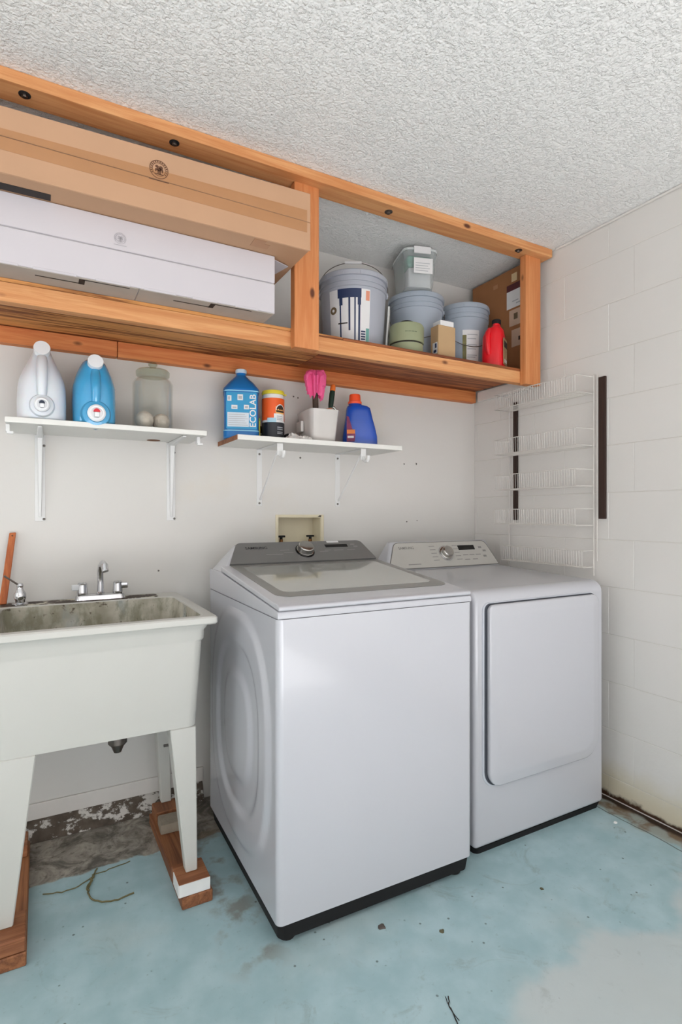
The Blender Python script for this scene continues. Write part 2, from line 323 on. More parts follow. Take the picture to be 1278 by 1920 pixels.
# cartons
cb = thing('carton', 'long brown cardboard carton with taped seam, stacked on the white carton', 'box', (.0, 1.87, 2.083), local=False)
mk('body', rbox(-.95, .790, 1.664, 2.06, 2.083, 2.270, .003, 1), M_card, cb)
mk('front_flap', rbox(-.95, .7915, 1.660, 1.664, 2.1775, 2.2705, .0012, 1), M_card, cb); mk('front_flap', rbox(-.95, .7915, 1.660, 1.664, 2.0825, 2.1755, .0012, 1), M_card, cb)
mk('tape', box(-.95, .779, 1.6594, 1.6601, 2.178, 2.212, ), M_tape, cb, smooth=0); mk('tape', box(-.95, .779, 1.6594, 1.6601, 2.141, 2.175), M_tape, cb, smooth=0)
mk('tape', cat(box(.60, .66, 1.69, 1.72, 2.0820, 2.0828), box(.60, .64, 1.67, 1.70, 2.0818, 2.0828)), M_tape, cb, smooth=0)
def emblem(par, o, r, m, bars):
    o = Vector(o); u, v = (1, 0, 0), (0, 0, 1)
    rings = []
    for ri, ro in ((r*.93, r), (r*.66, r*.72)):
        a = disc(ri, 32); b = disc(ro, 32); V = [(o.x+x, o.y, o.z+y) for x, y in a]+[(o.x+x, o.y, o.z+y) for x, y in b]
        rings.append((V, [(i, (i+1) % 32, 32+(i+1) % 32, 32+i) for i in range(32)]))
    g = rings
    for k in range(22):                       # the ring of lettering, too small to read
        a = 2*pi*k/22
        if 1.2*pi < a < 1.8*pi: continue
        g.append(plate(rect(-r*.055, r*.055, -r*.07, r*.07), (o.x+r*.83*cos(a), o.y, o.z+r*.83*sin(a)), (sin(a), 0, -cos(a)), (cos(a), 0, sin(a)), .0002))
    for (x, y, w, h) in ((-.2, .28, .2, .15), (.2, .22, .22, .2), (0, .0, .3, .18), (-.33, -.1, .08, .2), (-.08, -.25, .07, .25), (.12, -.28, .09, .28), (.36, -.1, .09, .22), (0, -.5, .5, .06)):
        g.append(plate(disc(1, 10), (o.x, o.y, o.z), u, v, .0002) if False else ([(o.x+r*(x+w*cos(2*pi*i/10)), o.y, o.z+r*(y+h*sin(2*pi*i/10))) for i in range(10)], [tuple(range(10))]))
    if bars:
        g.append(plate(rect(-r*1.05, r*1.05, -r*1.25, -r*1.17), o, u, v, .0002))
    mk('printed_emblem', cat(*g), m, par, smooth=0)
for o in cb.children:
    for v in o.data.vertices:
        if v.co.z > .12: v.co.z += (v.co.x-.35)*.022-.006
mk('shade_gap_strip', box(-.95, .024, 1.712, 1.746, 2.0817, 2.0829), M_ink_shade, cb, smooth=0)  # dark strip painted in for the shade between the two cartons
emblem(cb, (.302, 1.6590, 2.207), .027, M_brownink, True)
cw = thing('carton', 'long white carton lying on the overhead shelf under the brown carton', 'box', (-.1, 1.95, 1.884), local=False)
mk('body', rbox(-1.05, .699, 1.7535, 2.20, 1.886, 2.0805, .004, 1), M_whitecard, cw)
mk('front_flap', rbox(-1.05, .700, 1.750, 1.754, 1.9885, 2.081, .0015, 1), M_whitecard, cw); mk('front_flap', rbox(-1.05, .700, 1.750, 1.754, 1.886, 1.986, .0015, 1), M_whitecard, cw)
mk('seam_tape', box(-.15, .688, 1.7496, 1.7500, 1.9863, 1.9882), M_greyink, cw, smooth=0)
mk('bottom_flap', rbox(-1.05, .26, 1.751, 1.99, 1.8826, 1.8856, .001, 1), M_greycard, cw); mk('bottom_flap', rbox(.263, .697, 1.751, 1.99, 1.8826, 1.8856, .001, 1), M_greycard, cw)
for a, b in ((-.20, -.055), (-.02, .09), (.14, .235), (.275, .37), (.42, .50), (.56, .64)): mk('edge_tab', rbox(a, b, 1.7478, 1.7502, 1.8835, 1.8905, .001, 1), M_whitecard, cw)
for x in (.105, .49):
    mk('printed_arrow', cat(box(x-.008, x+.008, 1.757, 1.795, 1.8821, 1.8825), box(x-.12, x+.0, 1.787, 1.793, 1.8821, 1.8825), box(x, x+.13, 1.757, 1.762, 1.8821, 1.8825)), M_ink_shade, cw, smooth=0)
mk('end_flap', bev(([(.700, 1.765, 2.079), (.768, 1.792, 2.079), (.750, 1.870, 2.079), (.700, 1.95, 2.079), (.700, 1.765, 2.0765), (.768, 1.792, 2.0765), (.750, 1.870, 2.0765), (.700, 1.95, 2.0765)],
   [(0, 1, 2, 3), (7, 6, 5, 4), (0, 4, 5, 1), (1, 5, 6, 2), (2, 6, 7, 3), (3, 7, 4, 0)]), .0008, 1), M_whitecard, cw)
emblem(cw, (.207, 1.7492, 2.023), .017, M_greyink, True)

# ------------------------------------------------------------------ pails and other things on the overhead deck
ZD = 1.8822
M_pail = plain('grey_pail_plastic', (172, 176, 186), .38, var=.02); M_pail2 = plain('blue_grey_pail_plastic', (164, 174, 186), .38, var=.02)
M_navy = plain('navy_print', (36, 52, 88), .5); M_teal = plain('teal_print', (110, 168, 160), .5); M_coral = plain('coral_print', (226, 150, 122), .5); M_bronze = plain('bronze_print', (112, 94, 70), .6)
def pail(label, x, y, R, H, m, rz, handle):
    p = thing('lidded_pail', label, 'pail', (x, y, ZD), rz, 'grey lidded pails on the overhead shelf')
    rb = R*.86; zr = H*.80
    rf = lambda z: rb+(R*.955-rb)*z/zr
    mk('bucket', lathe([(0, 0), (rb-.006, 0), (rb, .006), (R*.955, zr), (R*.99, zr+.001), (R*.99, zr+.010), (R*.960, zr+.012), (R*.962, zr+H*.062), (R*.99, zr+H*.064), (R*.99, zr+H*.085), (R*.955, zr+H*.09), (R*.955, H*.95), (R*.95, H*.95), (0, H*.94)], 48), m, p, 30)
    l = mk('lid', lathe([(R*.956, H*.932), (R*1.012, H*.934), (R*1.016, H*.985), (R*.995, H), (R*.94, H), (R*.93, H*.975), (0, H*.975)], 48), m, p, 30)
    tm = mesh('lid_tab', bev(box(R*1.010, R*1.026, -.005, .005, H*.93, H*.975), .0015, 1)); tm.materials.append(m)
    for k in range(12): linked('lid_tab', tm, None, l, (0, 0, 0), (0, 0, 2*pi*k/12+.2))
    for s in (-1, 1): mk('handle_lug', mv(lathe([(0, 0), (.014, 0), (.013, .008), (0, .010)], 12), (s*R*.965, 0, H*.83), ry=s*pi/2), m, p)
    hp = []
    for k in range(21):
        a = pi*k/20
        if handle == 'up': hp.append((R*1.03*cos(a), .02*sin(a), H*.83+.158*(sin(a)**.75)))
        else: hp.append((R*1.02*cos(a), -(R*1.02)*sin(a)*1.0, H*.83-(.02+.14*sin(a))*min(1, 3*sin(a))))
    hd = mk('wire_handle', tube(hp, .0018, 6), M_dull, p)
    if handle == 'up': mk('grip', mv(lathe([(0, -.038), (.006, -.038), (.0065, 0), (.006, .038), (0, .038)], 10), (0, .02, H*.83+.158), ry=pi/2), M_paper, hd)
    return p, rf
p1, rf = pail('large grey lidded pail with dripping navy paint label and raised wire handle', 1.214, 2.106, .150, .343, M_pail, -.50, 'up')
A0 = -pi/2
lb = mk('label', cylpatch(rf, A0-.80, A0+.50, .012, .262, na=20), M_paper, p1)
mk('print', cylpatch(rf, A0-.50, A0+.22, .225, .2625, na=14, off=.002), M_navy, lb)
for a, z0, w in ((-.42, .02, .022), (-.14, .09, .028), (.03, .03, .022), (.16, .02, .03)): mk('print', cylpatch(rf, A0+a-w, A0+a+w, z0, .228, na=2, off=.0019), M_navy, lb)
for a in (-.40, .16): mk('print', cylpatch(rf, A0+a-.05, A0+a+.05, .195, .228, na=3, off=.0018), M_navy, lb)
mk('print', cylpatch(rf, A0-.60, A0+.45, .030, .037, na=16, off=.002), M_navy, lb)
mk('print', cylpatch(rf, A0-.50, A0-.20, .118, .123, na=6, off=.002), M_ink_shade, lb)
for k in range(6): mk('print', cylpatch(rf, A0+.22, A0+.36, .030+k*.0105, .036+k*.0105, na=4, off=.002), M_navy, lb)
mk('print', cylpatch(rf, A0+.38, A0+.49, .03, .10, na=3, off=.002), M_teal, lb); mk('print', cylpatch(rf, A0+.36, A0+.48, .215, .255, na=3, off=.002), M_coral, lb)
def cyl_disc(rf, a, z, r, off):
    n = 18; V = []
    for i in range(n):
        aa = a+r*cos(2*pi*i/n)/rf(z); zz = z+r*sin(2*pi*i/n); q = rf(zz)+off; V.append((q*cos(aa), q*sin(aa), zz))
    return V, [tuple(range(n))]
mk('print', cyl_disc(rf, A0-.66, .178, .016, .0022), M_bronze, lb, 0); mk('print', cyl_disc(rf, A0-.66, .178, .006, .0026), M_paper, lb, 0)
p2, rf2 = pail('blue-grey lidded pail carrying the clear plastic bin', 1.596, 2.160, .133, .352, M_pail2, -.5, 'down')
p3, rf3 = pail('blue-grey lidded pail with white printed label, beside the red jug', 1.900, 2.163, .126, .360, M_pail2, -.35, 'down')
lb = mk('label', cylpatch(rf3, A0-.42, A0+.30, .02, .225, na=12), M_paper, p3)
for z in (.20, .18, .15, .13, .10, .09, .05): mk('print', cylpatch(rf3, A0-.22, A0+.22-.02*(int(z*100) % 5), z, z+.004, na=8, off=.0018), M_lgrey, lb)
M_olive = plain('olive_print', (120, 116, 74), .6, var=.2, vs=60)
mk('print', cylpatch(rf3, A0-.42, A0-.26, .03, .20, na=4, off=.0018), M_olive, lb)
# clear bin on the second pail
t = NT('clear_plastic'); tr = t.n('BsdfTransparent'); tr.inputs[0].default_value = lin((251, 252, 252)); t.fin((222, 226, 226), .25)
lw = t.n('LayerWeight'); lw.inputs[0].default_value = .5; ms = t.n('MixShader'); t.put(ms.inputs[0], t.math('ADD', .14, t.math('MULTIPLY', lw.outputs['Facing'], .4))); t.put(ms.inputs[1], tr.outputs[0]); t.put(ms.inputs[2], t.b.outputs[0]); t.put(t.t.nodes['Material Output'].inputs[0], ms.outputs[0])
M_clear = t.m
M_tealc = plain('teal_cloth', (86, 160, 140), .8, var=.12)
cbn = thing('clear_storage_bin', 'clear plastic latch bin with teal contents and white label, on top of a pail', 'bin', (1.545, 2.105, ZD+.352), -.30)
o_ = [sring(.0, .066, .088, 6), sring(.012, .070, .092, 6), sring(.150, .080, .102, 6), sring(.156, .084, .106, 6), sring(.162, .084, .106, 6)]
i_ = [sring(.162, .0805, .1025, 6), sring(.15, .0775, .0995, 6), sring(.012, .0675, .0895, 6), sring(.004, .064, .086, 6)]
mk('body', loft(o_+i_), M_clear, cbn)
mk('lid', loft([sring(.1625, .085, .107, 6), sring(.170, .086, .108, 6), sring(.176, .082, .104, 6), sring(.1765, .05, .07, 6)]), plain('clear_lid', (206, 212, 212), .3), cbn)
mk('latch', rbox(-.040, .040, -.117, -.1085, .145, .176, .002), M_paper, cbn)
mk('contents', bev(box(-.060, .060, -.082, .08, .100, .150), .012, 3), M_tealc, cbn); mk('contents', bev(box(-.056, .056, -.078, .076, .006, .098), .014, 3), plain('grey_cloth', (206, 208, 210), .8, var=.1), cbn)
pl = mk('label', plate(rect(-.038, .052, .060, .128), (0, -.1005, 0), (1, 0, 0), (0, -.05, 1), .001), M_paper, cbn, 0)
for k in range(4): mk('print', plate(rect(-.030, .03+.008*(k % 2), .070+.011*k, .073+.011*k), (0, -.1017, 0), (1, 0, 0), (0, -.05, 1), .0002), M_lgrey, pl, 0)
# green canister
M_sage = plain('sage_plastic', (146, 152, 120), .5, var=.03)
gc = thing('round_canister', 'sage green round lidded canister in front of the pails', 'canister', (1.402, 1.966, ZD), -.4)
mk('body', lathe([(0, 0), (.068, 0), (.071, .005), (.071, .052), (.066, .054), (.066, .058), (0, .058)], 40), M_sage, gc); mk('band', lathe([(.0655, .053), (.0675, .053), (.0675, .0585), (.0655, .0585)], 40), M_ink_shade, gc)
mk('lid', lathe([(0, .0585), (.074, .0585), (.0755, .063), (.0755, .128), (.070, .138), (.050, .142), (0, .142)], 40), M_sage, gc)
mk('handle', tube([(.034*cos(pi*k/10), -.02, .138+.018*sin(pi*k/10)) for k in range(11)], .005, 8), M_black, gc)
mk('lid_mark', cat(*[cylpatch(lambda z: .0755, A0-.3+.18*k, A0-.3+.18*k+.15, .094, .0965, na=3) for k in range(4)]), plain('dark_sage_print', (104, 112, 88), .6), gc)  # darker sage marks around the lid
# tan carton and the white small one on it
tb = thing('small_carton', 'small plain tan carton standing between the green canister and labelled pail', 'box', (1.587, 1.953, ZD), local=False)
mk('body', rbox(1.543, 1.640, 1.922, 1.978, ZD, ZD+.160, .002, 1), plain('tan_card', (190, 158, 118), .7, var=.02), tb)
sd = mk('sticker', box(1.5424, 1.5431, 1.930, 1.962, ZD+.035, ZD+.085), M_paper, tb, 0); mk('print', cat(box(1.5421, 1.5424, 1.934, 1.946, ZD+.06, ZD+.08), box(1.5421, 1.5424, 1.936, 1.956, ZD+.040, ZD+.052)), M_navy, sd, 0)
props(mk('small_carton', rbox(1.560, 1.636, 1.928, 1.984, ZD+.1605, ZD+.186, .002, 1), M_paper, None, at=(1.6, 1.955, ZD+.1605)), 'flat white little box lying on top of the small tan carton', 'box')
# white panel leaning between pails
props(mk('white_panel', bev(loft([[(1.317, 2.013, ZD), (1.322, 2.006, ZD), (1.354, 2.036, ZD), (1.349, 2.043, ZD)], [(1.341, 2.020, ZD+.235), (1.346, 2.014, ZD+.235), (1.366, 2.040, ZD+.228), (1.361, 2.046, ZD+.228)]]), .001, 1), plain('panel_white', (218, 220, 216), .6), None, at=(1.336, 2.025, ZD)), 'narrow white board standing upright between the two largest pails', 'board')
# red jug
M_red = plain('red_plastic', (226, 20, 34), .3, var=.03)
rj = thing('red_jug', 'bright red plastic jug with black cap and side label', 'jug', (1.900, 1.950, ZD), -1.0)
mk('body', loft([sring(z, rx, ry*1.42, p, 32, cx) for z, rx, ry, p, cx in ((0, .048, .032, 3, 0), (.006, .052, .035, 3, 0), (.07, .053, .036, 3, 0), (.10, .052, .036, 3, 0), (.165, .050, .034, 2.8, 0), (.195, .040, .030, 2.4, .004), (.208, .024, .022, 2, .010), (.214, .018, .018, 2, .012), (.222, .018, .018, 2, .012))]), M_red, rj)
mk('handle', tube([(-.012, -.034, .195), (-.016, -.054, .17), (-.016, -.060, .13), (-.014, -.058, .10), (-.012, -.046, .074)], [.010, .012, .012, .012, .010], 10), M_red, rj)
mk('cap', lathe([(0, .221), (.021, .221), (.021, .242), (.018, .245), (0, .245)], 20, (.012, 0, 0)), M_black, rj)
lb = mk('label', plate(rpoly(.070, .125, .006), (.0535, .0, .085), (0, 1, 0), (0, 0, 1), .001, .002), plain('tan_label', (150, 126, 92), .5, var=.3, vs=50), rj)
mk('print', cat(box(.0547, .0550, -.024, -.004, .034, .05), box(.0547, .0550, .004, .022, .034, .05)), M_paper, lb, 0); mk('print', box(.0546, .0549, -.032, .032, .105, .135), M_ink_shade, lb, 0)
# tall flat carton at the right end
M_kraft = plain('kraft_card', (160, 108, 68), .75, var=.05)
tc = thing('flat_carton', 'tall flat brown carton with shipping labels against the block wall', 'box', (2.08, 2.1, ZD), local=False)
mk('body', rbox(2.058, 2.104, 1.900, 2.274, ZD, 2.425, .003, 1), M_kraft, tc)
def xlab(nm, y0, y1, z0, z1, m, e=.001): return mk(nm, box(2.058-e, 2.0581, y0, y1, ZD+z0, ZD+z1), m, tc, 0)
xlab('label', 1.925, 2.022, .345, .440, M_paper); xlab('label_band', 1.925, 2.022, .432, .465, plain('maroon_print', (88, 36, 40), .6), .0012)
xlab('print', 1.93, 1.96, .36, .366, M_lgrey, .0014); xlab('print', 1.945, 1.985, .375, .380, M_lgrey, .0014)
M_pink = plain('pale_tan_label', (206, 176, 152), .6); xlab('label', 1.925, 2.005, .255, .335, M_pink); xlab('label', 1.925, 1.990, .150, .235, M_pink); xlab('print', 1.925, 1.945, .175, .195, M_ink_shade, .0013); xlab('print', 1.95, 1.975, .285, .315, M_bronze, .0013)
xlab('tape', 1.955, 1.99, .475, .515, plain('cream_tape', (222, 196, 150), .4)); xlab('hand_hole', 2.085, 2.115, .48, .50, M_cardd, .0008)

# ------------------------------------------------------------------ left wall shelf and what stands on it
ZS = 1.5145
sh = thing('wall_shelf', 'white wall shelf on two long plain brackets above the utility sink', 'shelf', (.22, 2.316, 1.18), local=False)
bd = mk('board', rbox(-.102, .547, 2.048, 2.3155, 1.4955, ZS, .003), M_shelf, sh)
mk('knot_hole', mv(lathe([(0, 0), (.026, 0), (.024, .0015), (0, .0015)], 20), (.393, 2.272, 1.4945)), plain('bare_wood_spot', (120, 76, 48), .8), bd)
for x in (-.003, .469):
    b = mk('bracket', bev(cat(box(x-.017, x+.017, 2.3125, 2.3155, 1.175, 1.494)), .001, 1), M_bracket, sh)
    mk('arm', bev(([(x-.012, 2.30, 1.4945), (x+.012, 2.30, 1.4945), (x+.007, 2.07, 1.4945), (x-.007, 2.07, 1.4945), (x-.012, 2.30, 1.478), (x+.012, 2.30, 1.478), (x+.007, 2.07, 1.488), (x-.007, 2.07, 1.488)],
       [(0, 1, 2, 3), (7, 6, 5, 4), (0, 4, 5, 1), (1, 5, 6, 2), (2, 6, 7, 3), (3, 7, 4, 0)]), .002, 1), M_bracket, b)
    mk('rib', bev(([(x-.009, 2.313, 1.485), (x+.009, 2.313, 1.485), (x+.004, 2.313, 1.19), (x-.004, 2.313, 1.19), (x-.009, 2.278, 1.485), (x+.009, 2.278, 1.485), (x+.004, 2.305, 1.19), (x-.004, 2.305, 1.19)],
       [(0, 1, 2, 3), (7, 6, 5, 4), (0, 4, 5, 1), (1, 5, 6, 2), (2, 6, 7, 3), (3, 7, 4, 0)]), .002, 1), M_bracket, b)
    for z in (1.455, 1.183): mk('screw', mv(lathe([(0, 0), (.005, 0), (.004, .003), (0, .004)], 10), (x+.013, 2.3125, z), rx=pi/2), M_screw, b)
for x in (-.095, .525):
    mk('end_clip', bev(cat(box(x-.006, x+.006, 2.085, 2.112, 1.470, 1.4953), box(x-.003, x+.016, 2.085, 2.10, 1.464, 1.472)), .001, 1), M_bracket, sh)
def dispenser(nm, label, x, y, w, d, h, m, tapm, tapc, front, hub, smo):
    j = thing(nm, label, 'jug', (x, y, ZS), 0.0)
    sec = smo
    mk('body', loft([sring(z*h, w*a, d*b, p, 44, 0, c*d) for z, a, b, p, c in sec]), m, j, 60)
    return j
M_milk = plain('milky_plastic', (222, 226, 232), .34, var=.02, Subsurface_Weight=.15); M_cap = plain('cap_white', (238, 240, 242), .32, var=.01)
t = NT('clear_blue_plastic'); M_bluej = t.fin(t.mix(t.noise(6, 3), (52, 152, 204), (84, 176, 222)), .2, Subsurface_Weight=.1, Coat_Weight=.4)
wj = dispenser('drink_dispenser_jug', 'milky white tap jug with round cap at the left end of the shelf', 0.003, 2.175, .075, .105, .265, M_milk, None, None, None, None,
   ((0, .94, .94, 4, 0), (.03, .99, .99, 4, 0), (.25, 1.0, 1.0, 3.6, 0), (.44, .98, .98, 3.2, 0), (.54, .92, .95, 3, .0), (.64, .80, .88, 2.8, .03), (.76, .62, .76, 2.6, .08), (.88, .44, .62, 2.4, .06), (.96, .33, .50, 2.2, .0), (1.0, .26, .4, 2, .0)))
def front_bits(j, w, d, h, m, hubr, hubz, hubm, btn, capz, capy, barm):
    hb = mk('tap_hub', mv(lathe([(0, .026), (hubr*.55, .026), (hubr*.60, .018), (hubr*.85, .014), (hubr*.95, .004), (hubr, -.02), (0, -.02)], 28), (0, -d*.97, hubz), rx=pi/2), hubm, j)
    k = hubr*.5
    bt = mk('tap_ring', mv(lathe([(k*1.15, .0), (k*1.15, .012), (k*.95, .016), (k*.72, .016), (k*.70, .012), (0, .012)], 26), (0, -d*.97-.022, hubz), rx=pi/2), M_cap, hb)
    mk('tap_spout', rbox(-k*.32, k*.32, -d*.97-.050, -d*.97-.030, hubz-k*.62, hubz+k*.05, .003), M_cap, bt)
    n = 14; pol = [(k*.42*cos(pi*i/n), k*.45*sin(pi*i/n)) for i in range(n+1)]
    mk('tap_button', plate(pol, (0, -d*.97-.034, hubz+k*.12), (1, 0, 0), (0, 0, 1), .008), btn, bt)
    cp = mk('cap', mv(lathe([(0, -.030), (.0245, -.030), (.0258, -.002), (.0245, .003), (0, .003)], 28), (0, capy-.014, capz+.004), rx=radians(76)), M_cap, j)
    mk('handle_bar', tube([(0, capy+.012, capz-.016), (0, -d*.86, capz-.045), (0, -d*1.03, capz-.085), (0, -d*1.07, hubz+hubr+.03), (0, -d*.93, hubz+hubr*.72)], [.014, .017, .0165, .016, .015], 12), barm, j)
M_redb = plain('red_button', (214, 36, 52), .4); M_navyb = plain('dark_blue_button', (30, 44, 66), .4)
front_bits(wj, .075, .105, .265, M_milk, .040, .046, M_milk, M_navyb, .242, -.060, M_milk)
bj = dispenser('drink_dispenser_jug', 'translucent blue tap jug with white cap and red tap button', .166, 2.165, .071, .105, .232, M_bluej, None, None, None, None,
   ((0, .90, .94, 4, 0), (.03, .97, .99, 4, 0), (.35, 1.0, 1.0, 3.2, 0), (.58, .98, .98, 3, 0), (.74, .86, .9, 2.8, .02), (.88, .68, .78, 2.8, .04), (.96, .55, .66, 2.8, .03), (1.0, .42, .5, 2.4, .0)))
front_bits(bj, .071, .105, .232, M_bluej, .050, .030, M_bluej, M_redb, .212, -.078, M_bluej)
# glass jar with two balls
t = NT('jar_glass'); tr = t.n('BsdfTransparent'); tr.inputs[0].default_value = lin((253, 254, 253)); gl = t.n('BsdfGlossy'); gl.inputs['Roughness'].default_value = 0.05
lw = t.n('LayerWeight'); lw.inputs[0].default_value = 0.35; ms = t.n('MixShader'); t.put(ms.inputs[0], t.math('MULTIPLY', lw.outputs['Facing'], .3)); t.put(ms.inputs[1], tr.outputs[0]); t.put(ms.inputs[2], gl.outputs[0]); t.put(t.t.nodes['Material Output'].inputs[0], ms.outputs[0])
M_glass = t.m
jr = thing('glass_jar', 'clear lidded glass jar holding two pale balls on the shelf', 'jar', (.372, 2.165, ZS))
R = .073
mk('body', lathe([(0, 0), (R-.006, 0), (R, .006), (R, .178), (R-.008, .192), (R-.017, .198), (R-.017, .206), (R-.021, .206), (R-.021, .197), (R-.012, .190), (R-.0035, .176), (R-.0035, .008), (R-.009, .004), (0, .004)], 48), M_glass, jr)
t = NT('lid_glass'); tr = t.n('BsdfTransparent'); tr.inputs[0].default_value = lin((236, 240, 232)); gl = t.n('BsdfGlossy'); gl.inputs['Roughness'].default_value = 0.08
lw = t.n('LayerWeight'); lw.inputs[0].default_value = 0.5; ms = t.n('MixShader'); t.put(ms.inputs[0], t.math('MULTIPLY', lw.outputs['Facing'], .4)); t.put(ms.inputs[1], tr.outputs[0]); t.put(ms.inputs[2], gl.outputs[0]); t.put(t.t.nodes['Material Output'].inputs[0], ms.outputs[0])
M_lidg = t.m
mk('lid', lathe([(0, .2065), (R-.020, .2065), (R-.013, .2085), (R-.012, .224), (R-.018, .230), (.02, .234), (.010, .237), (.010, .243), (.016, .248), (.016, .256), (.010, .261), (0, .262)], 40), M_lidg, jr)
M_ball = plain('wool_ball', (206, 196, 184), .95, var=.08, vs=60, bump=.6, bs=160)
for i, (x, y) in enumerate(((-.033, -.016), (.033, .012))):
    n = 14; g = lathe([(.033*sin(pi*k/n), -.033*cos(pi*k/n)) for k in range(n+1)], 24)
    q = mk('wool_ball', mv(g, (jr.location.x+x, jr.location.y+y, ZS+.0385)), M_ball, None, at=(jr.location.x+x, jr.location.y+y, ZS+.0055))
    props(q, ('left' if i == 0 else 'right')+' one of two pale round balls inside the glass jar', 'ball', 'balls in the glass jar')

# ------------------------------------------------------------------ right wall shelf and what stands on it
ZT = 1.5105
s2 = thing('wall_shelf', 'white wall shelf with bare wooden left edge on two triangular brackets', 'shelf', (1.05, 2.316, 1.25), local=False)
bd = mk('board', rbox(.666, 1.437, 2.048, 2.3155, 1.490, ZT, .002), M_shelf, s2); mk('bare_edge', box(.6645, .6662, 2.050, 2.314, 1.491, ZT-.001), M_oldx, bd, 0)
for x in (.852, 1.247):
    b = mk('bracket', bev(box(x-.0125, x+.0125, 2.3125, 2.3155, 1.238, 1.489), .001, 1), M_bracket, s2)
    mk('arm', bev(cat(box(x-.0125, x+.0125, 2.075, 2.3155, 1.4865, 1.4893)), .0008, 1), M_bracket, b)
    mk('front_tab', bev(box(x-.0125, x+.0125, 2.072, 2.0748, 1.440, 1.4893), .0008, 1), M_bracket, b)
    mk('brace', bev(loft([[(x-.002, 2.086, 1.470), (x+.002, 2.086, 1.470), (x+.002, 2.098, 1.470), (x-.002, 2.098, 1.470)], [(x-.002, 2.302, 1.262), (x+.002, 2.302, 1.262), (x+.002, 2.312, 1.268), (x-.002, 2.312, 1.268)]]), .0006, 1), M_bracket, b)
    mk('rod_hook', tube([(x, 2.074, 1.455), (x, 2.068, 1.440), (x, 2.055, 1.432), (x, 2.040, 1.434), (x, 2.032, 1.444), (x, 2.031, 1.456)], .007, 8), M_bracket, b)
    for z in (1.468, 1.250): mk('screw', mv(lathe([(0, 0), (.005, 0), (.004, .003), (0, .004)], 10), (x, 2.3125, z), rx=pi/2), M_screw, b)
# blue chemical jug with vertical lettering
M_sky = plain('cyan_bottle', (22, 116, 190), .28, var=.06, vs=6); M_cyan = plain('cyan_label', (42, 150, 200), .45, var=.04); M_cy2 = plain('pale_cyan', (150, 214, 236), .45)
ej = thing('chemical_jug', 'cyan blue square jug with vertical white lettering at the shelf end', 'jug', (.735, 2.215, ZT), -.30)
a = .0735
mk('body', loft([sring(z, a*k, a*k*.95, p, 40) for z, k, p in ((0, .95, 6), (.006, 1, 6), (.030, 1, 6), (.034, .955, 6), (.190, .955, 6), (.195, 1, 6), (.206, .99, 5), (.235, .72, 3), (.255, .46, 2.2), (.266, .30, 2), (.272, .27, 2), (.280, .27, 2))]), M_sky, ej, 40)
mk('cap', lathe([(0, .278), (.023, .278), (.0235, .290), (.021, .294), (0, .294)], 22), plain('cap_pale', (196, 218, 236), .4), ej)
for z in (.031, .193): mk('edge_line', loft([sring(z-.002, a*1.004, a*.954, 6, 40), sring(z+.002, a*1.004, a*.954, 6, 40)], False), M_cy2, ej)
fy = -a*.95*.955-.0008
lb = mk('label', plate(rpoly(.122, .150, .004), (0, fy, .112), (1, 0, 0), (0, 0, 1), .0006), M_cyan, ej)
mk('text_panel', plate(rect(-.056, .030, .046, .104), (0, fy-.0007, 0), (1, 0, 0), (0, 0, 1), .0003), plain('label_panel', (206, 216, 224), .5), lb, 0)
for k in range(6): mk('print', plate(rect(-.052, .026-.006*(k % 3), .052+.0085*k, .0545+.0085*k), (0, fy-.0012, 0), (1, 0, 0), (0, 0, 1), .0002), M_lgrey, lb, 0)
for (x0, x1, z0, z1) in ((-.056, -.040, .150, .172), (-.016, .006, .154, .178), (-.040, -.016, .118, .134), (.010, .030, .118, .136)): mk('picture', plate(rect(x0, x1, z0, z1), (0, fy-.0010, 0), (1, 0, 0), (0, 0, 1), .0003), M_paper, lb, 0)
for (x0, x1, z0, z1) in ((-.053, -.046, .154, .168), (-.012, .002, .159, .172), (-.036, -.02, .121, .127), (.014, .026, .122, .131)): mk('picture', plate(rect(x0, x1, z0, z1), (0, fy-.0014, 0), (1, 0, 0), (0, 0, 1), .0002), M_lgrey, lb, 0)
mk('lettering', text('ECOLAB', .036, (.047, fy-.0012, .112), (0, 0, 1), (-1, 0, 0)), M_paper, lb, 0)
# wipes canister
wc = thing('wipes_canister', 'orange and black wipes canister with a yellow lid', 'canister', (.868, 2.190, ZT), -.1)
R = .0465
mk('body', lathe([(0, 0), (R-.003, 0), (R-.001, .004), (R-.001, .190), (R-.004, .196), (0, .196)], 40), M_paper, wc)
mk('lid', lathe([(0, .1965), (R*.98, .1965), (R*1.03, .199), (R*1.03, .207), (R*.98, .212), (0, .214)], 40), plain('lid_yellow', (232, 214, 62), .4), wc); mk('lid_tab', rbox(.040, .058, -.008, .008, .199, .205, .002), plain('tab_yellow', (226, 208, 70), .4), wc)
C = lambda z: R
lb = mk('label', cylpatch(C, 0, 2*pi, .086, .178, na=40), plain('label_orange', (246, 96, 30), .45, var=.08, vs=8), wc)
mk('label_band', cylpatch(C, 0, 2*pi, .012, .076, na=40), plain('label_black', (34, 36, 44), .45), wc)
mk('print', cylpatch(C, A0-.2, A0+.9, .078, .112, na=12, off=.0018), M_paper, lb); mk('print', cylpatch(C, A0-.8, A0+.0, .076, .094, na=10, off=.0019), plain('pale_blue', (170, 206, 220), .5), lb)
mk('print', cylpatch(C, A0-.05, A0+.9, .110, .142, na=12, off=.0016), plain('amber_print', (252, 190, 110), .5), lb)
def arch(r0, r1, a, z, off):
    V = []; n = 14
    for i in range(n+1):
        for r in (r0, r1):
            aa = a+r*cos(pi*i/n)/R; zz = z+r*sin(pi*i/n)*1.15; V.append(((R+off)*cos(aa), (R+off)*sin(aa), zz))
    return V, [(2*i, 2*i+1, 2*i+3, 2*i+2) for i in range(n)]
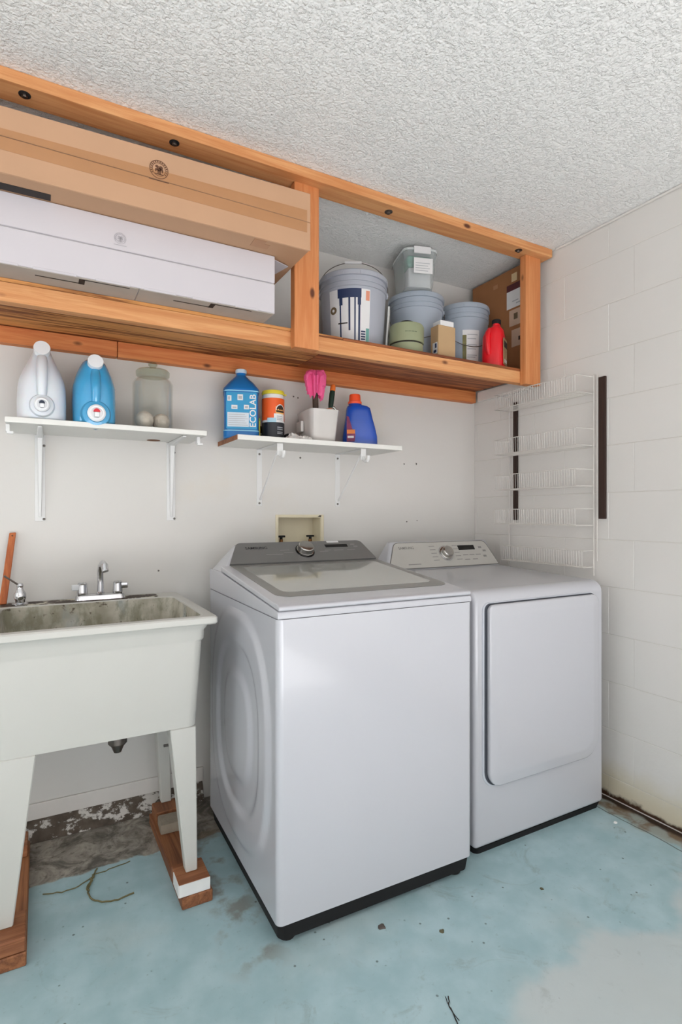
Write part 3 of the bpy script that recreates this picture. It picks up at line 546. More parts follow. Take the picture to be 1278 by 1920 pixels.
mk('printed_logo', cat(arch(.002, .018, A0+.42, .128, .0022), cylpatch(C, A0, A0+.85, .118, .126, na=8, off=.0022)), plain('logo_dark', (52, 34, 24), .5), lb); mk('printed_logo', arch(.019, .022, A0+.42, .127, .0022), M_paper, lb)
for z in (.100, .092, .086): mk('print', cylpatch(C, A0+.05, A0+.6, z, z+.003, na=6, off=.0024), M_lgrey, lb)
for z in (.028, .034, .046, .054): mk('print', cylpatch(C, A0+.1, A0+.7, z, z+.003, na=6, off=.0018), M_lgrey, lb)
# small things around it
sc_ = thing('small_bottle', 'little dark navy bottle between the cyan jug and the wipes canister', 'bottle', (.826, 2.245, ZT)); sc_.location = (.842, 2.268, ZT)
mk('body', lathe([(0, 0), (.020, 0), (.021, .003), (.021, .045), (.017, .050), (0, .050)], 20), plain('navy_glass', (22, 26, 48), .25), sc_); mk('cap', lathe([(0, .050), (.018, .050), (.018, .070), (.015, .073), (0, .073)], 20), M_black, sc_); mk('label', cylpatch(lambda z: .021, A0-1, A0+1, .034, .042), M_lgrey, sc_)
ys_ = thing('yellow_straw', 'thin yellow stick standing at the left of the wipes canister', 'stick', (.812, 2.205, ZT)); mk('shaft', mv(rbox(-.003, .003, -.003, .003, 0, .085, .001)), plain('stick_yellow', (226, 206, 60), .45), ys_); mk('tip', rbox(-.003, .003, -.003, .003, .0855, .098, .001), plain('stick_green', (130, 180, 70), .5), ys_)
bc = thing('black_cap', 'black round plastic cap leaning right of the wipes canister', 'cap', (.940, 2.205, ZT), .35)
mk('body', mv(lathe([(0, 0), (.019, 0), (.020, .003), (.020, .014), (.017, .016), (.004, .016), (0, .012)], 22), (0, .004, .0195), rx=radians(82)), M_black, bc)
mk('hub', mv(lathe([(0, .016), (.006, .016), (.005, .020), (0, .020)], 12), (0, .004, .0195), rx=radians(82)), M_rubber, bc)
def crumple(name, label, x, y, w, d, h, seed):
    rnd = random.Random(seed); n, m = 12, 9; V, Fc = [], []
    for s in (0, 1):
        for j in range(m):
            for i in range(n):
                u, v = i/(n-1)*2-1, j/(m-1)*2-1; k = max(0, 1-max(abs(u), abs(v))**3)
                rnd2 = random.Random(seed*1000+j*50+i); zz = .001+h*k*(.35+.65*rnd2.random()); V.append((u*w+rnd2.uniform(-.004, .004), v*d+rnd2.uniform(-.004, .004), zz if s == 0 else max(.0003, zz*.3-.001)))
    o = n*m
    for j in range(m-1):
        for i in range(n-1):
            a = j*n+i; Fc.append((a, a+1, a+n+1, a+n)); Fc.append((o+a, o+a+n, o+a+n+1, o+a+1))
    bd = list(range(n))+[j*n+n-1 for j in range(1, m)]+[(m-1)*n+i for i in range(n-2, -1, -1)]+[j*n for j in range(m-2, 0, -1)]
    for i in range(len(bd)): a, b = bd[i], bd[(i+1) % len(bd)]; Fc.append((b, a, o+a, o+b))
    props(mk(name, mv((V, Fc), (x, y, ZT)), plain('tissue_white', (232, 230, 226), .8, var=.04, vs=80), None, 20, at=(x, y, ZT)), label, 'tissue')
crumple('crumpled_tissue', 'crumpled white tissue lying beside the black cap', .935, 2.125, .040, .030, .034, 3); crumple('crumpled_tissue', 'flattened white tissue in front of the grey bin corner', .968, 2.082, .026, .020, .020, 8)
# grey open bin with gloves, brush and pruner handle in it
M_bin = plain('bin_grey_white', (206, 202, 198), .4, var=.015)
bx, by = 1.072, 2.172
gb = thing('open_bin', 'grey-white square plastic bin holding pink gloves and garden tools', 'bin', (bx, by, ZT), -.06)
mk('body', loft([sring(z, w, d, 7, 44) for z, w, d in ((0, .054, .070), (.006, .058, .074), (.13, .068, .092), (.137, .070, .094), (.139, .070, .094), (.139, .0675, .0915), (.13, .0655, .0895), (.008, .055, .071))]), M_bin, gb)
mk('side_grip', mv(rbox(-.0805, -.066, -.03, .03, .05, .098, .004), (0, .03, 0)), M_bin, gb)
M_gl = plain('pink_rubber', (250, 92, 148), .5, var=.1, vs=25)
pg = thing('rubber_glove', 'bright pink rubber gloves draped over a dark handle in the bin', 'gloves', (1.050, 2.150, ZT+.010))
gp = [([(0, 0, .002), (.003, .004, .10), (0, .005, .225)], .013)]
mk('handle', tube(gp[0][0], .013, 10), plain('dark_brown_handle', (66, 50, 38), .6), pg)
rnd = random.Random(4); na = 48; rings = []
for k in range(15):
    q = k/14; ring = []
    for i in range(na):
        a = 2*pi*i/na; fold = .30*sin(6*a+.6)+.22*sin(11*a+2.1)+.14*sin(17*a)
        if q < .35: e = q/.35; r = .006+.027*e**.7; z = .288+.008*cos(2*a+.5)*e-.022*e*e
        else:
            e = (q-.35)/.65; L = .088+.012*sin(2*a+1.2)+.010*sin(5*a+.4); r = .033-.011*e+.004*sin(3*a); z = .266-L*e+.008*cos(2*a+.5)
        r *= 1+fold*min(1, q*2.2)*1.05+rnd.uniform(-.14, .14)*q
        ring.append((r*cos(a)*1.22, r*sin(a)*.92, z+.018+rnd.uniform(-.004, .004)))
    rings.append(ring)
inn = [[(x*.93, y*.93, z-.0015) for x, y, z in r] for r in rings[::-1]]
mk('glove', loft(rings+inn), M_gl, pg, 22)
gl = [tube([(-.020, -.008, .292), (-.038, -.014, .290), (-.048, -.014, .276), (-.048, -.012, .258)], [.008, .010, .009, .004], 8), tube([(.012, -.008, .300), (.028, -.012, .304), (.038, -.010, .286), (.041, -.008, .240)], [.007, .009, .009, .005], 8)]
for g_ in gl: mk('glove_finger', g_, M_gl, pg, 60)
pr_ = thing('pruner', 'garden pruner with dark green and orange grip standing in the bin', 'tool', (1.110, 2.165, ZT+.010)); d_ = Vector((.045, .02, .26))
P = lambda k: tuple(d_*k+Vector((.0, 0, .0)))
mk('shaft', tube([(0, 0, .001), P(.45), P(.62)], .006, 8), M_dull, pr_); mk('grip', tube([P(.60), P(.66), P(.85), P(.90)], [.009, .0115, .0125, .0115], 12), plain('grip_green', (18, 46, 34), .5), pr_); mk('grip_end', tube([P(.90), P(.94), P(1.0), P(1.02)], [.0122, .0125, .0115, .006], 12), plain('grip_orange', (240, 122, 50), .5), pr_)
mk('blade', tube([P(.63), (.045, .012, .160), (.062, .008, .140)], [.007, .006, .003], 8), plain('steel_grey', (136, 138, 132), .35, .9), pr_); mk('spring', tube([(.02, -.012, .148), (.000, -.016, .143), (-.012, -.014, .139)], .005, 8), plain('peach_plastic', (226, 168, 140), .5), pr_)
# blue detergent bottle
M_roy = plain('royal_blue', (20, 78, 182), .22, var=.05, vs=6, Coat_Weight=.4)
db = thing('detergent_bottle', 'royal blue detergent bottle with an orange cap', 'bottle', (1.285, 2.175, ZT), -.42)
mk('body', loft([sring(z, w, d, p, 44, cx) for z, w, d, p, cx in ((0, .076, .044, 4, .002), (.006, .081, .048, 4, .002), (.045, .080, .048, 3.6, .002), (.09, .072, .046, 3.4, .0), (.125, .064, .043, 3.4, -.002), (.160, .058, .040, 3.4, -.004), (.176, .055, .038, 3.2, -.005), (.184, .049, .035, 2.8, -.008), (.189, .036, .031, 2.3, -.014), (.192, .030, .029, 2, -.018), (.198, .029, .029, 2, -.02))]), M_roy, db, 50)
mk('thumb_recess', mv(lathe([(0, 0), (.022, 0), (.026, -.003), (.026, -.008), (0, -.008)], 24), (-.004, -.0405, .128), rx=radians(86)), plain('royal_blue_dark', (14, 52, 134), .3), db)
mk('cap', lathe([(0, .196), (.031, .196), (.032, .206), (.027, .208), (.0255, .236), (.023, .240), (0, .240)], 30, (-.02, 0, 0)), plain('cap_orange', (246, 84, 40), .4), db)
lb = mk('label', plate([(-.012, -.062), (.024, -.062), (.028, -.03), (.012, .0), (-.002, .050), (-.012, .055)], (-.050, -.0480, .080), (1, -.18, 0), (0, .03, 1), .001), plain('label_berry', (120, 44, 84), .45, var=.25, vs=40), db, 0)
mk('print', plate(rect(-.011, .026, -.026, -.008), (-.050, -.0488, .080), (1, -.18, 0), (0, .03, 1), .0004), plain('label_gold', (226, 130, 60), .45, var=.1), lb, 0)
mk('print', plate(rect(-.008, .020, -.046, -.036), (-.050, -.0488, .080), (1, -.18, 0), (0, .03, 1), .0004), M_paper, lb, 0)
sb = thing('slim_packet', 'slim lilac-edged packet standing behind the blue detergent bottle', 'packet', (1.372, 2.235, ZT)); mk('body', rbox(-.030, .012, -.008, .008, 0, .066, .002), plain('packet_tan', (184, 160, 150), .6), sb); mk('edge', rbox(.0122, .0165, -.008, .008, 0, .050, .001), plain('packet_lilac', (120, 98, 150), .6), sb)

# ------------------------------------------------------------------ valve box in the back wall
M_cream = plain('cream_plastic', (224, 214, 186), .5, var=.03)
vb = thing('valve_box', 'cream recessed washing machine valve box in the back wall', 'valve box', (1.05, 2.316, 1.0), local=False)
mk('flange', bev(cat(box(.929, .941, 2.311, 2.316, .99, 1.199), box(1.157, 1.172, 2.311, 2.316, .99, 1.199), box(.941, 1.157, 2.311, 2.316, 1.187, 1.199), box(.941, 1.157, 2.311, 2.316, .99, 1.001)), .001, 1), M_cream, vb)
mk('recess', cat(box(.9405, .9435, 2.316, 2.402, 1.001, 1.1875), box(1.1545, 1.1575, 2.316, 2.402, 1.001, 1.1875), box(.9435, 1.1545, 2.316, 2.402, 1.1845, 1.1875), box(.9435, 1.1545, 2.316, 2.402, 1.001, 1.004), box(.9435, 1.1545, 2.399, 2.402, 1.004, 1.1845)), M_cream, vb, 0)
for x in (.972, 1.120):
    v = mk('valve', cat(lathe([(0, 1.0042), (.013, 1.0042), (.013, 1.05), (.010, 1.055), (.008, 1.085), (0, 1.085)], 14, (x, 2.352, 0)), mv(lathe([(0, 0), (.010, 0), (.010, .03), (0, .03)], 12), (x, 2.35, 1.035), rx=pi/2)), plain('brass', (120, 82, 48), .4, .8, var=.2, vs=40), vb)
    mk('valve_handle', cat(lathe([(0, 1.084), (.007, 1.084), (.007, 1.098), (0, 1.098)], 10, (x, 2.352, 0)), rbox(x-.019, x+.019, 2.345, 2.359, 1.094, 1.103, .003)), M_rubber, v)
mk('broken_corner', plate([(0, 0), (.016, -.001), (.022, .004), (.012, .006)], (1.138, 2.3105, 1.190), (1, 0, 0), (0, 0, 1), .0006), M_ink_shade, vb, 0)
# anchors and holes in the wall
def anchor(x, z, r, lab, m=M_screw):
    o = thing('wall_anchor', lab, 'screw', (x, YB, z)); mk('plug', mv(lathe([(0, 0), (r*1.6, 0), (r*1.4, .0015), (0, .0016)], 12), (0, 0, 0), rx=pi/2), M_trim, o); mk('screw_head', mv(lathe([(0, .0014), (r, .0014), (r*.8, .003), (0, .0032)], 10), (0, 0, 0), rx=pi/2), m, o)
anchor(1.018, 1.742, .004, 'left wall plug of the pair between wipes canister and gloves'); anchor(1.040, 1.738, .004, 'right wall plug of the pair between wipes canister and gloves')
anchor(1.052, 1.462, .005, 'single screw in the wall between the two triangular brackets'); anchor(1.636, 1.459, .004, 'left screw of the pair right of the triangular brackets'); anchor(1.713, 1.463, .005, 'right screw of the pair right of the triangular brackets')
anchor(1.652, 1.163, .004, 'left rusty screw above the dryer control panel'); anchor(1.717, 1.168, .003, 'right rusty screw above the dryer control panel'); anchor(.42, .971, .004, 'lone plug in the wall right of the sink faucet')

# ------------------------------------------------------------------ wire rack and dark strips on the block wall
M_dark = wood('dark_stained_wood', (58, 36, 26), (40, 24, 18), 2, knots=False); M_wire = plain('white_wire', (214, 210, 204), .5, var=.01)
props(mk('wood_strip', rbox(2.099, 2.110, 1.995, 2.021, 1.172, 1.767, .002), M_dark, None, at=(2.105, 2.008, 1.172)), 'dark wooden strip on the block wall behind the white wire rack', 'strip')
props(mk('wood_strip', rbox(2.098, 2.110, 1.503, 1.535, 1.181, 1.789, .002), M_dark, None, at=(2.105, 1.519, 1.181)), 'dark wooden strip on the block wall, clear of the wire rack', 'strip')
ra = thing('wire_rack', 'white wire rack with five shallow baskets on the block wall', 'rack', (2.08, 1.8, .94), local=False)
YA, YC = 1.553, 2.040
for y in (YA, YC):
    for dx in (0.0, ): mk('upright', tube([(2.092, y, .936), (2.092, y, 1.80)], .0028, 6), M_wire, ra)
mk('upright', tube([(2.092, YA-.016, 1.0), (2.092, YA-.016, 1.80), (2.092, YA, 1.806)], .0022, 6), M_wire, ra)
for z in (1.722, 1.497, 1.322, 1.153, .972):
    xf = 2.030 if z < 1 else 1.985; h = .072; ya, yc = YA+.004, YC-.004; gs = []
    gs.append(tube([(2.091, ya, z), (xf, ya, z), (xf, yc, z), (2.091, yc, z)], .0022, 5)); gs.append(tube([(2.091, ya, z+h), (xf, ya, z+h), (xf, yc, z+h), (2.091, yc, z+h)], .0022, 5)); gs.append(tube([(2.089, ya-.006, z), (2.089, yc+.006, z)], .0024, 5))
    n = 36
    for k in range(n): y = ya+(yc-ya)*(k+.5)/n; gs.append(tube([(2.089, y, z+.001), (xf+.001, y, z+.001), (xf-.001, y, z+h)], .0012, 4))
    mk('basket', cat(*gs), M_wire, ra, 60)

# ------------------------------------------------------------------ washer
def rring(x0, x1, y0, y1, r, z, seg=5):
    return [((x0+x1)/2+a, (y0+y1)/2+b, z) for a, b in rpoly(x1-x0, y1-y0, r, seg)]
def xprism(poly, x0, x1): return loft([[(x0, y, z) for y, z in poly], [(x1, y, z) for y, z in poly]])
def roundp(pts, rs, seg=5):
    o = []; n = len(pts)
    for i in range(n):
        p, a, b = Vector(pts[i]), Vector(pts[i-1]), Vector(pts[(i+1) % n]); r = rs[i]
        if r <= 0: o.append(tuple(p)); continue
        d1, d2 = (a-p).normalized(), (b-p).normalized(); q1, q2 = p+d1*r, p+d2*r
        for k in range(seg+1): t_ = k/seg; o.append(tuple(q1*(1-t_)**2+p*2*t_*(1-t_)+q2*t_**2))
    return o
def sstep(a, b, x): t_ = min(1, max(0, (x-a)/(b-a))); return t_*t_*(3-2*t_)
M_panel = plain('console_grey', (118, 117, 116), .32, var=.02); M_frame = plain('lid_frame_grey', (132, 131, 127), .3, var=.02)
t = NT('lid_glass_panel'); M_lidglass = t.fin(t.mix(t.noise(2.2, 2), (164, 165, 159), (176, 177, 171)), .07, Coat_Weight=.6, Coat_Roughness=.03)
M_display = plain('display_black', (14, 13, 14), .15); M_silver = plain('knob_silver', (190, 188, 184), .2, 1.0); M_logo = plain('logo_ink', (38, 38, 40), .5); M_faint = plain('faint_print', (146, 144, 142), .5)
wa = thing('washing_machine', 'white top-loading washing machine with dark grey console', 'washing machine', (.916, 1.40, 0), local=False)
WX0, WX1, WY0, WY1 = .570, 1.262, 1.400, 2.135
mk('cabinet', loft([rring(WX0, WX1, WY0, WY1, .018, .062), rring(WX0, WX1, WY0, WY1, .018, .9085)]), M_appl, wa)
V, Fc = [], []; ny, nz = 56, 72
for j in range(nz+1):
    for i in range(ny+1):
        y, z = 1.430+.670*i/ny, .085+.80*j/nz; zc = .50; d = (abs((y-1.765)/.315)**2.6+abs((z-zc)/.385)**2.6)**(1/2.6)
        h = .0085*(1-sstep(.93, 1.0, d))-.0095*(1-sstep(.66, .73, d))+.0085*(1-sstep(.40, .50, d)); V.append((WX0-.0004-max(h, -.0002), y, z))
for j in range(nz):
    for i in range(ny): a = j*(ny+1)+i; Fc.append((a, a+1, a+ny+2, a+ny+1))
mk('side_panel', (V, Fc), M_appl, wa, 60)
mk('base', loft([rring(WX0+.010, WX1-.010, WY0+.010, WY1-.02, .02, .016), rring(WX0+.004, WX1-.004, WY0+.004, WY1-.01, .02, .0615)]), M_black, wa)
for x in (WX0+.045, WX1-.045):
    for y in (WY0+.045, WY1-.06): mk('foot', lathe([(0, 0), (.024, 0), (.026, .004), (.022, .012), (.012, .016), (0, .016)], 16, (x, y, 0)), M_rubber, wa)
LZ = lambda y: .951+.107*(y-1.45)
mk('top_cover', bev(xprism([(1.401, .9090), (1.401, .926), (1.408, .931), (1.99, LZ(1.99)-.021), (2.134, LZ(1.99)-.021), (2.134, .9090)], WX0+.001, WX1-.001), .005, 2, 25), M_appl, wa)
ld_ = mk('lid', bev(xprism([(1.403, .9315), (1.399, .938), (1.402, .944), (1.420, .9500), (1.45, .951), (1.984, LZ(1.984)), (1.984, LZ(1.984)-.018), (1.42, .9335)], WX0+.004, WX1-.004), .006, 3, 40), M_appl, wa)
oo = (.928, 1.738, LZ(1.738)+.0002); uu, vv = (1, 0, 0), (0, 1, .107)
mk('glass_frame', plate(rpoly(.636, .492, (.045, .045, .004, .004), 6), oo, uu, vv, .0015, .003), M_frame, ld_); mk('glass', plate(rpoly(.568, .400, (.03, .03, .012, .012), 6), (oo[0], oo[1]+.006, oo[2]+.0012), uu, vv, .0012, .0), M_lidglass, ld_)
mk('console_housing', bev(([(.573, 1.953, .980), (1.262, 1.953, .980), (1.262, 2.134, .980), (.573, 2.134, .980), (.662, 2.0885, 1.082), (1.230, 2.0885, 1.082), (1.222, 2.128, 1.080), (.670, 2.128, 1.080)],
   [(3, 2, 1, 0), (4, 5, 6, 7), (0, 1, 5, 4), (1, 2, 6, 5), (2, 3, 7, 6), (3, 0, 4, 7)]), .012, 3), M_appl, wa)
FB = Vector((.93, 1.9815, 1.0080)); FV = Vector((0, .1355, .102)).normalized(); FU = Vector((1, 0, 0)); FN = FU.cross(FV)
pn = mk('control_panel', plate(roundp([(-.322, .006), (.318, .006), (.288, .127), (-.268, .127)], (.004, .004, .02, .02)), FB, FU, FV, .0035, .004), M_panel, wa)
def fpt(x, s, e=.0037): return tuple(FB+FU*(x-.93)+FV*s+FN*e)
kn = mk('dial', mv(lathe([(0, 0), (.036, 0), (.036, .006), (.0335, .007), (.032, .026), (.029, .029), (.020, .0305), (0, .030)], 36), fpt(.936, .068), rx=math.atan2(-FN.y, FN.z)), M_silver, pn)
mk('dial_ring', mv(lathe([(.0365, 0), (.041, 0), (.040, .003), (.0365, .003)], 36), fpt(.936, .068, .0036), rx=math.atan2(-FN.y, FN.z)), M_display, pn)
mk('display', plate(rect(-.053, .053, -.009, .009), fpt(1.090, .094), FU, FV, .0006), M_display, pn, 0)
mk('energy_sticker', plate(rect(-.028, .028, -.005, .006), fpt(1.082, .120), FU, FV, .0004), M_paper, pn, 0)
mk('brand_lettering', text('SAMSUNG', .020, fpt(.735, .092), FU, FV, .0008), M_logo, pn, 0)
for (x, s, w, h) in ((.80, .052, .035, .002), (.85, .076, .02, .0015), (.862, .06, .02, .0015), (1.02, .060, .02, .0015), (1.04, .068, .014, .0015), (1.09, .066, .022, .0015), (1.17, .10, .010, .004), (1.18, .086, .010, .004), (1.15, .066, .02, .0015)): mk('printed_mark', plate(rect(-w, w, -h, h), fpt(x, s), FU, FV, .0004), M_faint, pn, 0)
wa.rotation_euler = (0, 0, radians(-.8))

# ------------------------------------------------------------------ dryer
M_dpan = plain('console_silver', (196, 194, 188), .3, var=.015); M_gap = plain('door_gap_dark', (70, 74, 82), .5); M_bez = plain('door_bezel', (196, 200, 208), .3)
dr = thing('clothes_dryer', 'white front-loading dryer with big square door beside the block wall', 'dryer', (1.674, 1.455, 0), local=False)
DX0, DX1, DY0 = 1.329, 2.021, 1.455
arc = [(DY0+.045-.045*cos(pi/2*k/6), .885+.045*sin(pi/2*k/6)) for k in range(7)]
mk('cabinet', bev(xprism([(DY0, .023)]+arc+[(2.03, .950), (2.155, .950), (2.155, .023)], DX0, DX1), .016, 3, 50), M_appl, dr)
mk('base', loft([rring(DX0+.012, DX1-.012, DY0+.012, 2.14, .02, .0), rring(DX0+.006, DX1-.006, DY0+.006, 2.15, .02, .0228)]), M_black, dr)
cx_, cz_ = 1.6735, .5585; dw, dh = .589, .645
def door_ring(ins, y, ex=(0, 0)):
    w, h = dw-2*ins, dh-2*ins; r = [max(.008, q-ins*.6) for q in (.055, .085, .035, .022)]
    return [(cx_+a, y, cz_+b) for a, b in rpoly(w, h, r, 8)]
mk('door_bezel', loft([[(cx_-.006+a, DY0+.001, cz_+.001+b) for a, b in rpoly(dw+.026, dh+.014, (.062, .07, .04, .03), 8)], [(cx_-.006+a, DY0-.003, cz_+.001+b) for a, b in rpoly(dw+.022, dh+.010, (.060, .07, .04, .028), 8)]]), M_bez, dr)
mk('door_gap', loft([[(cx_-.003+a, DY0-.002, cz_+.001+b) for a, b in rpoly(dw+.012, dh+.005, (.058, .07, .037, .025), 8)], [(cx_-.003+a, DY0-.0042, cz_+.001+b) for a, b in rpoly(dw+.012, dh+.005, (.058, .07, .037, .025), 8)]]), M_gap, dr)
mk('door', loft([door_ring(.003, DY0-.0035), door_ring(0, DY0-.010), door_ring(.001, DY0-.018), door_ring(.006, DY0-.0215), door_ring(.022, DY0-.0225), door_ring(.034, DY0-.0255), door_ring(.046, DY0-.0265), door_ring(.12, DY0-.0275), door_ring(.24, DY0-.0280)]), M_appl, dr, 50)
mk('console_housing', bev(([(1.332, 2.020, .940), (2.018, 2.020, .940), (2.018, 2.155, .940), (1.332, 2.155, .940), (1.408, 2.108, 1.072), (1.995, 2.108, 1.072), (1.985, 2.148, 1.070), (1.418, 2.148, 1.070)],
   [(3, 2, 1, 0), (4, 5, 6, 7), (0, 1, 5, 4), (1, 2, 6, 5), (2, 3, 7, 6), (3, 0, 4, 7)]), .010, 3), M_appl, dr)
FB = Vector((1.69, 2.0275, .9510)); FV = Vector((0, .088, .132)).normalized(); FN = FU.cross(FV)
def fpt(x, s, e=.0037): return tuple(FB+FU*(x-1.69)+FV*s+FN*e)
pn = mk('control_panel', plate(roundp([(-.335, .004), (.316, .004), (.286, .136), (-.262, .136)], (.01, .006, .025, .025)), FB, FU, FV, .0035, .004), M_dpan, dr)
mk('panel_rim', tube([tuple(FB+FU*a+FV*b+FN*.0025) for a, b in roundp([(-.337, .002), (.318, .002), (.288, .138), (-.264, .138)], (.01, .006, .025, .025))], .0022, 5, True), plain('rim_grey', (128, 126, 122), .4), pn)
kn = mk('dial', mv(lathe([(0, 0), (.034, 0), (.034, .008), (.030, .010), (.029, .024), (.025, .028), (0, .026)], 36), fpt(1.703, .073), rx=math.atan2(-FN.y, FN.z)), M_silver, pn)
mk('dial_ring', mv(lathe([(.0345, 0), (.041, 0), (.040, .004), (.0345, .004)], 36), fpt(1.703, .073, .0036), rx=math.atan2(-FN.y, FN.z)), M_chrome, pn)
mk('display', plate(rect(-.052, .052, -.013, .013), fpt(1.842, .101), FU, FV, .0006), M_display, pn, 0); mk('brand_lettering', text('SAMSUNG', .019, fpt(1.484, .108), FU, FV, .0008), plain('logo_soft', (128, 126, 122), .5), pn, 0)
for k in range(5):
    for sx in (-1, 1): mk('printed_mark', plate(rect(-.016, .016, -.0016, .0016), fpt(1.703+sx*.070, .038+.019*k), FU, FV, .0004), M_faint, pn, 0)
for (x, s, w, h) in ((1.50, .022, .035, .002), (1.82, .06, .016, .002), (1.86, .06, .016, .002), (1.90, .06, .016, .002), (1.93, .10, .010, .005), (1.95, .08, .010, .005), (1.94, .05, .010, .005), (1.82, .035, .016, .002), (1.87, .035, .016, .002)): mk('printed_mark', plate(rect(-w, w, -h, h), fpt(x, s), FU, FV, .0004), M_faint, pn, 0)

# ------------------------------------------------------------------ utility sink on wooden risers
t = NT('old_tub_plastic'); M_tub = t.fin(t.mix(t.noise(3, 4), (194, 193, 186), (204, 203, 197)), .42)
t = NT('stained_basin'); px, py, pz = t.sep()[:3]
c = t.mix(t.step(t.noise(7, 5), .35, .65), (204, 200, 186), (158, 152, 134)); c = t.mix(t.math('MULTIPLY', t.step(t.noise(14, 6, t.mapping((1, 1, .45)), .7), .46, .62), .75), c, (132, 130, 108))
c = t.mix(t.math('MULTIPLY', t.step(t.noise(6, 4, t.mapping((1.2, 1.2, .4), (3, 1, 0))), .58, .72), .5), c, (150, 170, 184)); c = t.mix(t.math('MULTIPLY', t.step(t.noise(38, 5), .60, .68), .85), c, (74, 60, 42))
M_basin = t.fin(c, .55)
t = NT('grimy_deck'); c = t.mix(t.step(t.math('ADD', t.noise(22, 5, rough=.7), t.math('MULTIPLY', t.noise(4, 2), .4)), .58, .66), (206, 202, 186), (58, 42, 30)); M_deck = t.fin(c, .6)
sk = thing('utility_sink', 'old white plastic laundry tub on four legs with chrome faucet', 'sink', (.17, 1.75, .0765), local=False)
TX0, TX1 = -.150, .487
mk('tub', loft([rring(TX0+.036, .436, 1.748, 2.25, .03, .530), rring(TX0+.024, .450, 1.726, 2.268, .03, .800), rring(TX0+.020, .455, 1.720, 2.272, .03, .808), rring(TX0+.018, .456, 1.718, 2.274, .03, .836), rring(TX0+.010, .463, 1.712, 2.280, .03, .846), rring(TX0+.008, .465, 1.710, 2.282, .03, .857)]), M_tub, sk)
mk('rim', loft([rring(TX0+.004, .483, 1.6945, 2.300, .010, .8575), rring(TX0, TX1, 1.690, 2.304, .012, .862), rring(TX0, TX1, 1.690, 2.304, .012, .878), rring(TX0+.004, .483, 1.694, 2.300, .012, .8825), rring(TX0+.030, .453, 1.722, 2.186, .03, .8825), rring(TX0+.036, .447, 1.728, 2.180, .03, .874), rring(TX0+.036, .447, 1.728, 2.180, .03, .8575)], True, False), M_tub, sk) if False else \
mk('rim', loft([rring(TX0+.004, .483, 1.6945, 2.300, .010, .8575), rring(TX0, TX1, 1.690, 2.304, .012, .862), rring(TX0, TX1, 1.690, 2.304, .012, .878), rring(TX0+.004, .483, 1.694, 2.300, .012, .8825), rring(TX0+.030, .453, 1.722, 2.186, .03, .8825), rring(TX0+.036, .447, 1.728, 2.180, .03, .874), rring(TX0+.036, .447, 1.728, 2.180, .03, .8580)], False, True), M_tub, sk)
bs = mk('basin', loft([rring(TX0+.0365, .4465, 1.7285, 2.1795, .03, .880), rring(TX0+.040, .443, 1.733, 2.175, .035, .84), rring(TX0+.060, .420, 1.765, 2.150, .05, .60), rring(TX0+.085, .395, 1.79, 2.125, .05, .575)][::-1]), M_basin, sk)
bpy.data.meshes.remove(bs.data) if False else None
me = bs.data; bm = bmesh.new(); bm.from_mesh(me); top = [f for f in bm.faces if len(f.verts) > 6 and f.calc_center_median().z > .85-.0765]; bmesh.ops.delete(bm, geom=top, context='FACES'); bmesh.ops.reverse_faces(bm, faces=bm.faces); bm.to_mesh(me); bm.free()
me = bpy.data.objects['tub'].data; bm = bmesh.new(); bm.from_mesh(me); top = [f for f in bm.faces if len(f.verts) > 6 and f.calc_center_median().z > .85-.0765]; bmesh.ops.delete(bm, geom=top, context='FACES'); bm.to_mesh(me); bm.free()
mk('deck_grime', plate(roundp([(-.148, -.042), (.40, -.045), (.40, .04), (-.148, .045)], (.01, .02, .02, .01)), (0.0, 2.240, .8826), (1, 0, 0), (0, 1, 0), .0008), M_deck, sk)
def leg(tx0, tx1, ty0, ty1, bx0, bx1, by0, by1, zb=.0767):
    g = bev(loft([[(bx0, by0, zb), (bx1, by0, zb), (bx1, by1, zb), (bx0, by1, zb)], [(tx0, ty0, .5295), (tx1, ty0, .5295), (tx1, ty1, .5295), (tx0, ty1, .5295)]]), .003, 1)
    return mk('leg', g, M_tub, sk)
leg(.352, .432, 1.747, 1.82, .398, .434, 1.738, 1.775); leg(-.110, -.012, 1.747, 1.82, -.112, -.067, 1.738, 1.775)
l = leg(.380, .432, 2.18, 2.248, .410, .449, 2.205, 2.245); mk('leg_slot', rbox(.416, .436, 2.1855, 2.1995, .300, .309, .001, 1), M_screw, l)
leg(-.110, -.045, 2.18, 2.248, -.118, -.082, 2.205, 2.245)
mk('drain', lathe([(0, .405), (.012, .405), (.020, .425), (.030, .436), (.030, .470), (.022, .474), (.022, .530), (0, .530)], 20, (.225, 1.97, 0)), M_dull, sk)
fa = mk('faucet', bev(loft([rring(.108, .282, 2.212, 2.262, .018, .8836), rring(.112, .278, 2.216, 2.258, .016, .900), rring(.122, .268, 2.222, 2.252, .012, .905)]), .002, 1), M_chrome, sk)
mk('spout', cat(tube([(.196, 2.238, .900), (.196, 2.238, .945), (.195, 2.236, .985), (.197, 2.228, 1.008), (.201, 2.212, 1.018), (.205, 2.196, 1.012), (.208, 2.186, .990)], [.013, .011, .0105, .011, .012, .013, .012], 12), lathe([(.016, .900), (.017, .906), (.012, .912)], 18, (.196, 2.238, 0))), M_chrome, fa)
for x, sx in ((.134, -1), (.256, 1)):
    k = mk('tap_handle', lathe([(.013, .9045), (.018, .9045), (.0185, .912), (.016, .936), (.0165, .944), (.012, .948), (0, .948)], 18, (x, 2.237, 0)), M_chrome, fa); mk('tap_wing', mv(rbox(-.004, .022, -.007, .007, -.010, .012, .004), (x+sx*.014, 2.232, .930), rz=0 if sx > 0 else pi), M_chrome if sx > 0 else plain('clear_wing', (214, 216, 218), .2), k)
